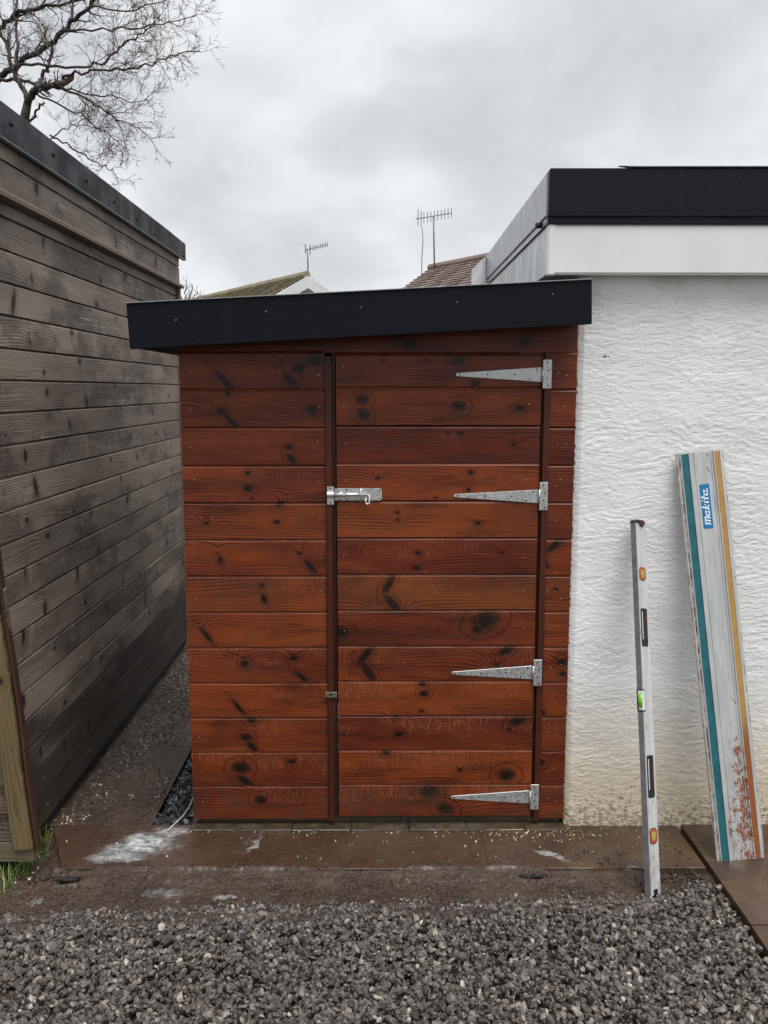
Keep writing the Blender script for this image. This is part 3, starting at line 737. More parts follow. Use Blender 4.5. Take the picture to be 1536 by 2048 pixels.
def shed_row(x0, x1, i, parent, yoff=0.0, z0=None, z1=None):
    z = ZB + PITCHB * i if z0 is None else z0
    h = PITCHB if z1 is None else z1 - z
    o = link('plank', plank_me(x1 - x0, h), M['stained'], parent, (x0, Y0 + yoff + random.uniform(-.0012, .0012), z + random.uniform(-.0006, .0006)))
    ks = [(kx - x0, kz - z, r, s, tl) for (kx, kz, r, s, tl) in K if x0 - .01 < kx < x1 + .01 and z - .01 < kz < z + h]
    ks.sort(key=lambda q: -(1 if q[4] != 1 or q[3] != 0 else 0))
    set_knots(o, ks)
    o['wear'] = max(0.0, min(1.0, 1.4 - i / 8.0)) * random.uniform(.5, 1.0)
    o['tan'] = {6: .6, 4: .1, 8: .25, 3: .15}.get(i, 0.0) * (1.0 if parent is not shed else .5)
    if i in (9,): o['wear'] = .3
    if i in (10, 11, 12): o['wear'] = .05
    if i <= 5: o['tan'] = max(o['tan'], random.uniform(.0, .12))
    o['dirt'] = {0: .4, 6: .25, 5: .15}.get(i, .03)
    return o

fas_bot = lambda x: 1.719 + (x + .822) * (1.800 - 1.719) / (.696 + .822)
for i in range(13):
    top = None
    if i == 12: top = 1.716
    shed_row(XL, PT0 - .001, i, shed, 0, None, top)
    shed_row(HB1 + .001, XR, i, shed, 0, None, top)
# sloping top boards tucked up behind the fascia, one long board above the door
o = link('plank', prism([(XL, 1.7165), (PT0, 1.7165), (PT0, 1.7105), (XR, 1.7105), (XR, 1.83), (XL, 1.75)], Y0 + .001, Y0 + .017, .001), M['stained'], shed, (0, 0, 0)); set_knots(o, [(.1, 1.74, .012, 0, 1), (.49, 1.75, .009, .5, 2)]); o['wear'] = 0.0; o['dirt'] = 0.0
o = link('batten', box_me('batten', PT1 - PT0, .030, 1.700 - .024, .002), M['batten'], shed, (PT0, Y0 - .010, .024)); set_knots(o, []); o.name = 'batten'
for (x0, x1) in ((HB0, HB1),):
    o = link('batten', box_me('batten', x1 - x0, .030, 1.712 - .022, .002), M['batten'], shed, (x0, Y0 - .008, .022)); set_knots(o, [])
box('door_frame', PT1 + .001, DX0 - .004, .012, .05, .03, 1.712, M['batten'], shed, 0)
box('door_frame', DX1 + .004, HB0 - .001, .012, .05, .03, 1.712, M['batten'], shed, 0)
# side walls, back and floor of the shed
for sgn, X in ((-1, XL),):
    for i in range(14):
        zt = min(ZB + PITCHB * (i + 1), 1.80); z = ZB + PITCHB * i
        o = link('plank', plank_me(1.2, zt - z), M['stained'], shed, (X, 1.218, z), (0, 0, -math.pi / 2))
        set_knots(o, [(random.uniform(.1, 1.1), random.uniform(.02, .1), random.uniform(.004, .012), 0, 1) for _ in range(3)]); o['wear'] = .2; o['dirt'] = .1
box('rear_wall', XL + .02, XR, 1.20, 1.218, .03, 1.80, M['dark_void'], shed, 0)
box('base_frame', XL + .018, XR - .01, .022, .07, .009, .05, M['brick'], shed, 0)
# roof deck and the navy fascia, falling to the left
FY = -.150
fa, fb, fc, fd = aty(252, 605, FY), aty(260, 698, FY), aty(1184, 557, FY), aty(1184, 648, FY)
def zt(x): return fa.z + (x - fa.x) * (fc.z - fa.z) / (fc.x - fa.x)
def zb(x): return fb.z + (x - fb.x) * (fd.z - fb.z) / (fd.x - fb.x)
XA, XB = fa.x, fd.x
link('fascia', prism([(fb.x, fb.z), (fd.x, fd.z), (fc.x, fc.z - .004), (fa.x, fa.z - .004)], FY, FY + .020, .0015), M['navy'], shed, (0, 0, 0))
link('roof_edge_cap', prism([(XA - .003, zt(XA) - .0036), (fc.x + .002, fc.z - .0036), (fc.x + .002, fc.z), (XA - .003, zt(XA))], FY - .006, FY + .04, .0008), M['cap'], shed, (0, 0, 0))
link('side_fascia', prism([(XA, zb(XA) + .006), (XA + .018, zb(XA) + .006), (XA + .018, zt(XA) - .005), (XA, zt(XA) - .005)], FY + .021, 1.25, .001), M['navy'], shed, (0, 0, 0))
link('roof', prism([(XA + .019, zt(XA) - .040), (XB - .004, zt(XB) - .042), (XB - .004, zt(XB) - .0050), (XA + .019, zt(XA) - .0045)], FY + .021, 1.25, 0), M['felt'], shed, (0, 0, 0))
link('soffit', prism([(XA + .019, zb(XA) + .020), (XB - .004, zb(XB) + .020), (XB - .004, zb(XB) + .032), (XA + .019, zb(XA) + .032)], FY + .021, -.002, 0), M['dark_void'], shed, (0, 0, 0))
ms = MB()
for (px, py) in ((352, 640), (532, 623), (722, 615), (914, 604), (1105, 588)):
    q = aty(px, py, FY); ms.tube([(q.x, FY - .003, q.z), (q.x, FY + .001, q.z)], .0036, 8)
ms.build('fascia_screws', M['dull_screw'], shed, smooth=False)['kind'] = 'stuff'
# nail heads on the cladding
ms = MB()
for i in range(13):
    z = ZB + PITCHB * (i + .48)
    for x in (XL + .035, PT0 - .022, HB1 + .03, HB1 + .045 if i % 2 else HB1 + .06):
        xx = x + random.uniform(-.006, .006); z_ = z + random.uniform(-.018, .018)
        ms.tube([(xx, -.0022, z_), (xx, .003, z_)], .0019, 6)
ms.build('nail_heads', M['nail'], shed)['kind'] = 'stuff'
# footing: a course of bricks under the threshold
x = XL - .01
while x < XR - .02:
    w = random.uniform(.195, .215) if x > -.6 else .16
    w = min(w, XR + .0 - x)
    o = link('brick', box_me('brick', w - .0015, .090, .014, .003, 1, .0010), M['brick'], shed, (x, -.040 + random.uniform(-.002, .002), -.006)); x += w

# door: planks, bolt; one level deeper
door = link('door', box_me('door', DX1 - DX0 - .02, .02, 1.655, 0), M['dark_void'], shed, (DX0 + .01, .017, .05))
zs = [.040] + [ZB + .006 + PITCHB * i for i in range(1, 13)] + [1.708]
for i in range(13):
    shed_row(DX0, DX1, i, door, -.001 if i % 2 else 0, zs[i], zs[i + 1])
ms = MB()
for i in range(13):
    z = (zs[i] + zs[i + 1]) / 2
    for x in (DX0 + .028, DX1 - .045):
        xx = x + random.uniform(-.006, .006); z_ = z + random.uniform(-.012, .012)
        ms.tube([(xx, -.0035, z_), (xx, .003, z_)], .0019, 6)
ms.build('nail_heads', M['nail'], door)['kind'] = 'stuff'

# tee hinges: tapered strap on the door, leaf plate on the frame, dark screws
for (pya, pyt, pyb, pxt, pxr0, pxr1, py0, py1) in ((749, 734, 764, 912, 1086, 1105, 719, 777), (992, 980, 1007, 908, 1079, 1097, 965, 1021),
                                                   (1348, 1333, 1360, 903, 1067, 1085, 1321, 1373), (1597, 1583, 1609, 902, 1061, 1079, 1571, 1621)):
    yy = -.0125; T_ = aty(pxt, pya, yy); A = aty(pxr0 - 2, pyt, yy); B = aty(pxr0 - 2, pyb, yy); P0 = aty(pxr0, py1, yy - .008); P1 = aty(pxr1, py0, yy - .008)
    tip = .0055
    o = link('hinge', prism([(T_.x + .004, T_.z - tip), (B.x, B.z), (A.x, A.z), (T_.x + .004, T_.z + tip), (T_.x, T_.z + .002), (T_.x, T_.z - .002)], -.0050, -.0020, .0006), M['galv'], shed, (0, 0, 0))
    bev = .001
    link('hinge_plate', box_me('hinge_plate', P1.x - P0.x, .003, P1.z - P0.z, .0006), M['galv'], o, (P0.x, -.0140, P0.z))
    kn = MB().tube([((A.x + P0.x) / 2 + .002, -.0105, B.z - .001), ((A.x + P0.x) / 2 + .002, -.0105, A.z + .001)], .0042, 10)
    kn.build('knuckle', M['galv'], o, smooth=True)
    ms = MB(); L_ = A.x - T_.x; zc = (A.z + B.z) / 2
    for fx, fz in ((.045, 0), (.37, .0), (.685, 0), (.945, .35), (.86, -.3)):
        xx = T_.x + L_ * fx; z_ = T_.z + (zc - T_.z) * fx + fz * (A.z - B.z); ms.tube([(xx, -.0066, z_), (xx, -.0045, z_)], .0027, 8)
    for k in range(4):
        xx = (P0.x + P1.x) / 2 + (.003 if k % 2 else -.001); z_ = P1.z - .010 - k * (P1.z - P0.z - .02) / 3; ms.tube([(xx, -.0152, z_), (xx, -.0135, z_)], .0027, 8)
    ms.build('screws', M['screw'], o)['kind'] = 'stuff'
# galvanised barrel bolt
a = aty(669, 977, -.006); c = aty(764, 1001, -.006)
bolt = link('door_bolt', prism([(a.x, c.z), (c.x - .006, c.z), (c.x, c.z + .006), (c.x, a.z - .006), (c.x - .006, a.z), (a.x, a.z)], -.0065, -.0025, .0006), M['galv'], shed, (0, 0, 0))
zc = (a.z + c.z) / 2 + .001
MB().tube([(a.x - .028, -.014, zc), (a.x + .125, -.014, zc)], .0052, 14).build('bolt_rod', M['bright_zinc'], bolt, smooth=True)
MB().tube([(a.x + .0, -.0135, zc), (a.x + .040, -.0135, zc)], .0085, 14).build('bolt_sleeve', M['bright_zinc'], bolt, smooth=True)
gx0 = aty(722, 990, -.01).x
hs = [(gx0, -.006, a.z + .004), (gx0, -.018, a.z + .002), (gx0, -.024, zc), (gx0, -.018, c.z - .002), (gx0, -.006, c.z - .004)]
MB().tube(hs, .0022, 8).build('staple', M['bright_zinc'], bolt, smooth=True)
hx = aty(739, 990, -.01).x
hp = [(hx, -.015, zc), (hx, -.022, zc - .006), (hx, -.024, zc - .022)] + [(hx - .0065 + .0065 * math.cos(w), -.024, zc - .026 - .0065 * math.sin(w)) for w in (0.4, 1.0, 1.57, 2.1, 2.7)] + [(hx - .0135, -.023, zc - .018), (hx - .014, -.020, zc - .012)]
MB().tube(hp, .0032, 8).build('handle', M['bright_zinc'], bolt, smooth=True)
a2 = aty(654, 973, -.012); c2 = aty(668, 1009, -.012)
kp_ = link('keeper', box_me('keeper', c2.x - a2.x, .003, a2.z - c2.z, .0006), M['bright_zinc'], bolt, (a2.x, -.0150, c2.z))
arch = [( -.0145, zc - .013)] + [(-.0155 - .011 * math.sin(w), zc - .012 * math.cos(w)) for w in np.linspace(0, math.pi, 9)] + [(-.0145, zc + .013)]
link('keeper_loop', prism(arch, a2.x + .001, c2.x - .001, 0, 'x'), M['bright_zinc'], bolt, (0, 0, 0))
ms = MB()
for x_, z_, y_ in ((a.x + .043, a.z - .004, -.0075), (a.x + .043, c.z + .005, -.0075), (c.x - .008, a.z - .007, -.0075), (c.x - .008, c.z + .007, -.0075), (a.x + .02, c.z + .004, -.0075),
                   ((a2.x + c2.x) / 2, a2.z - .006, -.016), ((a2.x + c2.x) / 2, c2.z + .006, -.016)):
    ms.tube([(x_, y_, z_), (x_, y_ + .002, z_)], .0028, 8)
ms.build('screws', M['screw'], bolt)['kind'] = 'stuff'
a = aty(650, 1384, -.015); c = aty(674, 1395, -.015)
lt = link('turn_latch', box_me('turn_latch', c.x - a.x, .006, a.z - c.z, .001), plain('old_brass', (0.17, 0.15, 0.11), 0.45, 0.5, 0.4, 80), shed, (a.x, -.018, c.z))
MB().tube([((a.x + c.x) / 2, -.0205, (a.z + c.z) / 2), ((a.x + c.x) / 2, -.0175, (a.z + c.z) / 2)], .0035, 10).build('screw', M['screw'], lt)

# ------------------------------------------------------------------ WHITE RENDERED GARAGE
gar = empty('rendered_garage', (1.8, 1.2, 0), label='white rough-rendered flat-roofed garage with black roof edge and white fascia', cat='garage')
nx, nz_ = 360, 620
gx, gz = np.meshgrid(np.linspace(.6735, 1.9, nx), np.linspace(-.06, 1.975, nz_))
wv = fbm(gx * 4, gz * 6, 3, 2)
rg = fbm(gx * 38 + wv * 6.0, gz * 150 + wv * 5 + 3.5 * fbm(gx * 12, gz * 14, 2, 31), 3, 6)
patch = np.clip(.35 + 1.3 * fbm(gx * 5, gz * 9, 3, 88), .35, 1.25)
hh = (rg - .5) * .0030 * patch + (fbm(gx * 130, gz * 150, 2, 90) - .5) * .0012 + (fbm(gx * 3, gz * 3, 2, 15) - .5) * .006
ed = np.clip((gx - .6735) / .02, 0, 1); yy = 0.004 - hh - .002 + (1 - ed) * .012
xx = gx + np.where(gx < .675, (rg - .5) * .010, 0)
wm = np_mesh('wall', np.stack([xx, yy, gz], -1).reshape(-1, 3), grid_faces(nx, nz_), 4); wm.shade_smooth()
link('wall', wm, M['render'], gar, (0, 0, 0))
box('side_wall', .6755, .85, .016, 2.2, -.06, 1.975, M['render'], gar, 0)
box('wall', 1.9, 3.6, .004, .15, -.06, 1.975, M['render'], gar, 0)
GX = .550
box('fascia', GX + .004, 3.7, -.060, -.035, 1.962, 2.121, M['white_fascia'], gar, .006, 3)
box('soffit', GX + .004, 3.7, -.034, .02, 1.964, 1.980, M['white_fascia'], gar, 0)
box('soffit', GX + .022, .68, .021, 2.2, 1.964, 1.980, M['white_fascia'], gar, 0)
cj = box('fascia_corner', GX - .001, GX + .026, -.0625, -.03, 1.959, 2.121, M['white_fascia'], gar, .004, 2)
link('roof_edge', prism([(GX - .004, 2.143), (3.7, 2.140), (3.7, 2.298), (GX - .001, 2.294)], -.072, -.030, .003), M['black_trim'], gar, (0, 0, 0))
link('roof_edge_lip', prism([(GX - .003, 2.121), (3.7, 2.118), (3.7, 2.1415), (GX - .003, 2.1445)], -.067, -.030, .0015), M['black_trim'], gar, (0, 0, 0))
link('roof_edge_cap', prism([(.80, 2.2965), (3.7, 2.2995), (3.7, 2.305), (.80, 2.300)], -.076, -.01, .001), M['cap'], gar, (0, 0, 0))
fl = link('felt_tear', me_from('felt_tear', [(.765, -.0735, 2.297), (.80, -.0745, 2.300), (.820, -.0745, 2.290), (.79, -.0735, 2.294), (.775, -.066, 2.303)], [(0, 1, 4), (0, 3, 2, 1), ]), M['black_trim'], gar, (0, 0, 0))
YE = 1.63
link('side_trim', prism([(-.029, 2.155), (YE, 2.150), (YE, 2.270), (-.029, 2.292)], GX - .002, GX + .03, .002, 'x'), M['side_grey'], gar, (0, 0, 0))
link('side_trim_strip', prism([(-.029, 2.123), (YE, 2.117), (YE, 2.148), (-.029, 2.153)], GX + .004, GX + .03, .002, 'x'), M['side_grey'], gar, (0, 0, 0))
link('side_fascia', prism([(-.029, 1.963), (YE, 1.96), (YE, 2.116), (-.029, 2.121)], GX + .001, GX + .02, .002, 'x'), M['side_white'], gar, (0, 0, 0))
link('drip_bead', prism([(-.029, 2.119), (YE, 2.113), (YE, 2.1185), (-.029, 2.1245)], GX - .004, GX + .004, 0, 'x'), M['dark_void'], gar, (0, 0, 0))
link('end_panel', prism([(GX - .075, 2.115), (GX - .075, 2.20), (GX - .03, 2.245), (GX - .004, 2.262), (GX - .004, 2.115)], YE - .02, YE + .02, .001), M['side_white'], gar, (0, 0, 0))
link('end_panel_strip', prism([(GX - .004, 2.10), (GX - .004, 2.265), (GX + .0, 2.265), (GX + .0, 2.10)], YE + .001, YE + .03, 0), M['dark_void'], gar, (0, 0, 0))
q = atx(1081, 451, GX - .002)
o = link('overflow_stub', me_from('overflow_stub', *[[], []]), M['rubber'], gar, (0, 0, 0))
bpy.data.objects.remove(o)
MB().tube([(GX + .002, q.y, q.z), (GX - .018, q.y - .004, q.z - .001)], .010, 12).build('pipe_stub', M['rubber'], gar, smooth=True)
box('roof', GX + .02, 3.7, -.01, 2.2, 2.255, 2.275, M['felt'], gar, 0)

# ------------------------------------------------------------------ WEATHERED TIMBER BUILDING (left)
tb = empty('timber_building', (-2.4, 1.0, 0), label='long weathered grey-brown horizontally boarded building with a black roof trim', cat='building')
XW = -1.2; YN = -.285; YF = 2.245
lines = [.055 + 0, .165, .270, .374, .477, .581, .685, .788, .893, .995, 1.0985, 1.2025, 1.308, 1.411, 1.5145, 1.619, 1.721, 1.8255, 1.929]
# higher courses measured on the same plane
def zw(px, py, X=XW): return atx(px, py, X).z
l1 = (zw(0, 491) + zw(281, 602)) / 2; l2 = (zw(0, 425) + zw(348, 591)) / 2
lines += [l1, l2]
for i in range(len(lines) - 1):
    z, z2 = lines[i], lines[i + 1]
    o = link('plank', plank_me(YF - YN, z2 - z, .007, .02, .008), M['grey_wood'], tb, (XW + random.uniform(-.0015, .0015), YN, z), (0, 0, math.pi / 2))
    o['damp_shade'] = [1.0, .86, .70, .56, .42, .30, .22, .34, .42, .25, .08, .0][i] if i < 12 else 0.0  # damp plus painted occlusion shade, strongest on the lowest boards
    set_knots(o, [(random.uniform(.05 + .6 * k, .6 + .6 * k), random.uniform(.015, .09), random.uniform(.004, .011), random.uniform(-.4, .4), random.choice((1, 1, 2.5, 3.5))) for k in range(4)])
# ledge and the proud upper courses
zl0 = zw(0, 388, XW + .03); zl1 = zw(0, 374, XW + .03)
XU = XW + .022
o = link('plank', plank_me(YF - YN, zl0 - .004 - l2, .004, .02, .004), M['grey_wood'], tb, (XW, YN, l2), (0, 0, math.pi / 2)); set_knots(o, [])
zu1 = zw(0, 315, XU); zu2 = zw(0, 266, XU) + .03
o = link('plank', plank_me(YF - YN + .012, zu1 - zl1 + .003, .006, .02, .008), M['grey_wood'], tb, (XU, YN, zl1 - .003), (0, 0, math.pi / 2)); set_knots(o, [(.4, .07, .012, 0, 2), (1.3, .04, .007, 0, 3), (2.0, .05, .01, .2, 3)]); o['label'] = 'brown board between the ledge and the roof trim'
o = link('plank', plank_me(YF - YN + .012, zu2 - zu1, .004, .02, .004), M['grey_wood'], tb, (XU, YN, zu1), (0, 0, math.pi / 2)); set_knots(o, [])
led = prism([(XW - .022, zl0 - .010), (XW - .0, zl0 - .006), (XW + .040, zl0 - .004), (XW + .042, zl0 + .010), (XW + .024, zl1 + .001), (XW - .022, zl1 + .001)], YN, YF + .05, .001)
link('drip_ledge', led, M['grey_wood'], tb, (0, 0, 0))
XT = XW + .050
zt0 = zw(0, 199, XT); zt1 = zw(0, 270, XT)
ytr = atx(340, 500, XT).y
link('roof_trim', prism([(YN, zt1), (ytr, zt1 - .004), (ytr, zt0 - .010), (YN, zt0)], XT - .022, XT, .0015, 'x'), M['left_trim'], tb, (0, 0, 0))
yend = atx(371, 510, XT).y
link('roof_trim', prism([(ytr + .003, zt1 - .006), (yend, zt1 - .008), (yend, zt0 - .018), (ytr + .003, zt0 - .012)], XT - .020, XT + .002, .0015, 'x'), M['left_trim'], tb, (0, 0, 0))
link('trim_edge', prism([(YN, zt1 - .004), (yend, zt1 - .008), (yend, zt1 - .0055), (YN, zt1 - .0015)], XT - .014, XT + .003, 0, 'x'), M['cap'], tb, (0, 0, 0))
box('soffit', XU - .01, XT - .023, YN, YF + .03, zt1 - .002, zt1 + .02, M['dark_void'], tb, 0)
ms = MB()
for (px, py) in ((24, 249), (108, 310), (174, 362), (230, 404), (275, 438), (311, 468), (352, 496), (366, 512)):
    q = atx(px, py, XT + .001); ms.tube([(XT - .001, q.y, q.z), (XT + .003, q.y, q.z)], .0085, 8); ms.tube([(XT + .003, q.y, q.z), (XT + .008, q.y, q.z)], .005, 6)
ms.build('trim_bolts', M['screw'], tb)['kind'] = 'stuff'
box('roof', -4.0, XT - .023, YN, YF + .04, zt0 - .04, zt0 - .02, M['felt'], tb, 0)
box('rear_corner_post', XW - .03, XW + .021, YF + .001, YF + .045, .0, zl0 + .003, M['grey_wood'], tb, .003)
box('wall_core', -4.0, XW - .021, YN + .02, YF, .0, zt0 - .05, M['dark_void'], tb, 0)
ms = MB()
for i in range(len(lines) - 1):
    for k in range(6):
        y = YN + .25 + .42 * k + random.uniform(-.05, .05)
        for dz_ in ((.028, .075) if i > 6 else (.05,)):
            z = lines[i] + dz_ + random.uniform(-.006, .006); ms.tube([(XW - .001, y, z), (XW + .0025, y, z)], .0023, 6)
ms.build('nail_heads', M['nail'], tb)['kind'] = 'stuff'
# thin loose cobweb-like splinters of paint are left out

# leaning gate-like panel with its post at the left edge
YG = -.30
gate = empty('wooden_fence', (-1.5, YG, 0), label='low boarded wooden fence with a yellowish leaning post at the left edge', cat='fence')
a = aty(76, 1655, YG); c = aty(-40, 820, YG)
def lean(z): return a.x + (c.x - a.x) * (z - a.z) / (c.z - a.z)
pm = prism([(lean(.085) - .048, .085), (lean(.085) - .014, .085), (lean(1.75) - .014, 1.75), (lean(1.75) - .048, 1.75)], YG - .030, YG + .012, .004)
pm2 = bpy.data.meshes.new('post')
o = link('post', pm, M['post_wood'], gate, (0, 0, 0)); 
# grain must run along the post: build it lying down and stand it up
bpy.data.objects.remove(o)
def upright(name, x_at, w, y0, y1, z0, z1, mat, par, knots):
    """a post modelled lying along local x (so that grain follows it), then stood upright and leant"""
    L = z1 - z0; bm = bmesh.new(); n = 26; rows = []
    for i in range(n + 1):
        u = L * i / n; wob = .0022 * math.sin(u * 9) + random.uniform(-.0007, .0007)
        prof = [(y0 + .004, 0), (y0, .006), (y0, w - .010), (y0 + .006, w - .003), (y1, w), (y1, 0)]
        rows.append([bm.verts.new((u, yy_, zz_ + wob)) for yy_, zz_ in prof])
    for i in range(n):
        for j in range(6):
            bm.faces.new((rows[i][j], rows[i][(j + 1) % 6], rows[i + 1][(j + 1) % 6], rows[i + 1][j]))
    bm.faces.new(rows[0][::-1]); bm.faces.new(rows[-1]); bmesh.ops.recalc_face_normals(bm, faces=bm.faces[:])
    me = bpy.data.meshes.new(name); bm.to_mesh(me); bm.free()
    th = math.atan2(x_at(z1) - x_at(z0), z1 - z0)
    o = link(name, me, mat, par, (x_at(z0), YG, z0), (0, -math.pi / 2 + th, 0)); set_knots(o, knots); return o
kz = aty(18, 1360, YG - .03)
upright('post', lambda z: lean(z) - .015, .066, -.034, .010, .10, 1.70, M['post_wood'], gate, [(kz.z - .10, .026, .0085, 0, 1), (.80, .02, .012, 0, 2), (1.1, .03, .008, 0, 1)])
upright('post_edge', lambda z: lean(z), .0145, -.022, .010, .09, 1.70, M['post_edge'], gate, [])
zp = .115
i = 0
while zp < .88:
    o = link('plank', plank_me(.62, .094, .005, .018, .004), M['gate_wood'], gate, (-1.80 + random.uniform(-.002, .002), YG - .012, zp))
    set_knots(o, []); o['dirt'] = .85 if i < 2 else .25; zp += .0945; i += 1
box('bottom_rail', -1.80, lean(.08) - .02, YG - .018, YG + .012, .045, .113, M['gate_wood'], gate, .003)

# ------------------------------------------------------------------ TOOLS
def frame(P0, P1, facing, roll=0.0):
    """local Z runs P0 -> P1, local -Y looks towards `facing`"""
    z = (P1 - P0).normalized(); yv = (-facing); yv = (yv - z * yv.dot(z)).normalized(); x = yv.cross(z).normalized()
    R = Matrix((x, yv, z)).transposed(); R = R @ Matrix.Rotation(roll, 3, 'Z'); return R.to_4x4()

def proj_py(p):
    d = p - C0; cy, sy = math.cos(YAW), math.sin(YAW); x = d.x * cy - d.y * sy; y = d.x * sy + d.y * cy
    f = y * math.cos(PITCH) - d.z * math.sin(PITCH); u = y * math.sin(PITCH) + d.z * math.cos(PITCH)
    return 768 + F * x / f, 1024 - F * u / f
def local(name, P0, P1, facing, roll, **k):
    e_ = empty(name, P0, **k); Mx = frame(P0, P1, facing, roll); e_.rotation_euler = Mx.to_euler(); e_['local'] = 1; return e_
def frac(P0, P1, py):
    lo, hi = 0.0, 1.0
    for _ in range(40):
        mid = (lo + hi) / 2
        if proj_py(P0.lerp(P1, mid))[1] > py: lo = mid
        else: hi = mid
    return lo * (P1 - P0).length

# guide rail
R0 = atz(1481, 1719, .004); R1 = aty(1398, 904, -.016)
LR = (R1 - R0).length
rail = local('guide_rail', R0, R1, Vector((0, -1, .25)), 0.0, label='scuffed grey saw guide rail with teal and yellow strips leaning on the white wall', cat='guide rail')
WR = .164; h0 = -WR / 2
prof = [(-.082, .004), (-.082, -.006), (-.079, -.008), (-.076, -.008), (-.0745, -.0035), (-.069, -.0035), (-.0685, -.007), (-.0655, -.007), (-.0650, -.004), (-.0405, -.004), (-.040, -.0095),
        (-.0365, -.0095), (-.036, -.004), (-.022, -.004), (-.0215, -.006), (-.0185, -.006), (-.018, -.004), (.036, -.004), (.0365, -.0065), (.0395, -.0065), (.040, -.004), (.0445, -.004), (.045, -.0095), (.048, -.0095), (.0485, -.004),
        (.068, -.004), (.0685, -.0065), (.071, -.0065), (.0715, -.003), (.082, -.003), (.082, .0), (.03, .0), (.03, .004), (.02, .004), (.02, .0), (-.05, .0), (-.05, .004)]
link('rail_body', prism(prof, 0, LR, 0, 'z'), M['rail'], rail)
def strip(name, x0, x1, y, mat, z0=.003, z1=None):
    z1 = LR - .003 if z1 is None else z1
    return link(name, box_me(name, x1 - x0, .0018, z1 - z0, .0003), mat, rail, (x0, y - .0018, z0))
strip('glide_strip', -.0648, -.0407, -.0042, M['teal'])['label'] = 'teal glide strip'
strip('glide_strip', .0488, .0677, -.0042, M['glide'])['label'] = 'yellowed glide strip, rusty towards the foot'
strip('edge_strip', -.0743, -.0695, -.0037, M['rust_edge'])
zs0 = frac(R0, R1, 1057); zs1 = frac(R0, R1, 969)
sx0, sx1 = -.012, .0215
stk = link('brand_sticker', box_me('brand_sticker', sx1 - sx0, .0008, zs1 - zs0, 0), M['blue'], rail, (sx0, -.0050, zs0))
# brand lettering, drawn as thick strokes reading upwards; letter space: u along the word, v up from the baseline (v -> local -x)
U = (zs1 - zs0) / 1.0
def arc(cx, cy, rx, ry, a0, a1, n=12): return [(cx + rx * math.cos(math.radians(a0 + (a1 - a0) * i / n)), cy + ry * math.sin(math.radians(a0 + (a1 - a0) * i / n))) for i in range(n + 1)]
LET = [  # strokes in a 0..1 (word length) x 0..0.36 space
    [(.035, .20), (.06, .255), (.075, .24), (.07, .05)], [(.075, .20)] + arc(.110, .19, .030, .055, 160, 0) + [(.140, .05)], [(.140, .19)] + arc(.178, .19, .032, .055, 160, 0) + [(.210, .07), (.225, .05)],
    arc(.300, .125, .045, .070, 60, 400), [(.345, .20), (.345, .09), (.365, .05)],
    [(.420, .31), (.420, .05)], [(.500, .20), (.425, .125), (.510, .05)],
    [(.565, .20), (.565, .09), (.58, .05)], [(.565, .270), (.567, .285)],
    [(.650, .30), (.650, .09), (.675, .05)], [(.615, .205), (.700, .205)],
    arc(.780, .125, .048, .070, 60, 400), [(.828, .20), (.828, .09), (.855, .055), (.89, .06)]]
def stroke_mesh(strokes, wd, fn, lift):
    vs, fs = [], []
    for st in strokes:
        st = [Vector((p[0], p[1])) for p in st]
        b0 = len(vs)
        for i, p in enumerate(st):
            d_ = (st[min(i + 1, len(st) - 1)] - st[max(i - 1, 0)]).normalized(); n_ = Vector((-d_.y, d_.x)) * wd
            e_ = -d_ * wd * .6 if i == 0 else (d_ * wd * .6 if i == len(st) - 1 else d_ * 0)
            for s_ in (1, -1):
                for l_ in (0, lift): vs.append(fn(p + n_ * s_ + e_, l_))
        for i in range(len(st) - 1):
            q = b0 + 4 * i
            fs += [[q + 1, q + 5, q + 7, q + 3], [q, q + 1, q + 5, q + 4], [q + 2, q + 3, q + 7, q + 6]]
        fs += [[b0, b0 + 1, b0 + 3, b0 + 2]]; q = b0 + 4 * (len(st) - 1); fs += [[q, q + 1, q + 3, q + 2]]
    return me_from('lettering', vs, fs)
def let_fn(p, l_):
    u = p.x + p.y * .22                                   # slanted script
    return (sx1 - .0035 - p.y * .092, -.0052 - l_, zs0 + .002 + u * U * .98)
lm = stroke_mesh(LET, .017, let_fn, .0006)
lo_ = bpy.data.objects.new('lettering', lm); COL.objects.link(lo_); lm.materials.append(M['lettering']); lo_.parent = stk; lo_.location = -Vector(stk.location)
rail_hole = MB().tube([(.005, -.0046, .030), (.005, -.0040, .030)], .0035, 10); rail_hole.build('fixing_hole', M['rubber'], rail)

# spirit level
L0 = atz(1306, 1789, -.018); L1 = aty(1275, 1044, -.034)
LL = (L1 - L0).length
lev = local('spirit_level', L0, L1, Vector((0, -1, .1)), math.radians(40), label='long aluminium spirit level with a green vial leaning upright against the white wall', cat='spirit level')
BW, BT = .054, .022                                        # broad face (local x), edge (local y)
hw = BW / 2; ht = BT / 2
pr = [(-hw, ht), (-hw, -ht), (-hw + .0045, -ht), (-hw + .0055, -ht + .0018), (-.012, -ht + .0018), (-.0112, -ht + .0008), (-.0100, -ht + .0018), (.0100, -ht + .0018), (.0112, -ht + .0008), (.012, -ht + .0018), (hw - .0055, -ht + .0018), (hw - .0045, -ht), (hw, -ht), (hw, ht)]
link('level_body', prism(pr, 0.0, LL, 0, 'z'), M['level'], lev)
link('edge_face', box_me('edge_face', .0012, BT - .002, LL - .004, .0003), M['level_side'], lev, (-hw - .0012, -ht + .001, .002))
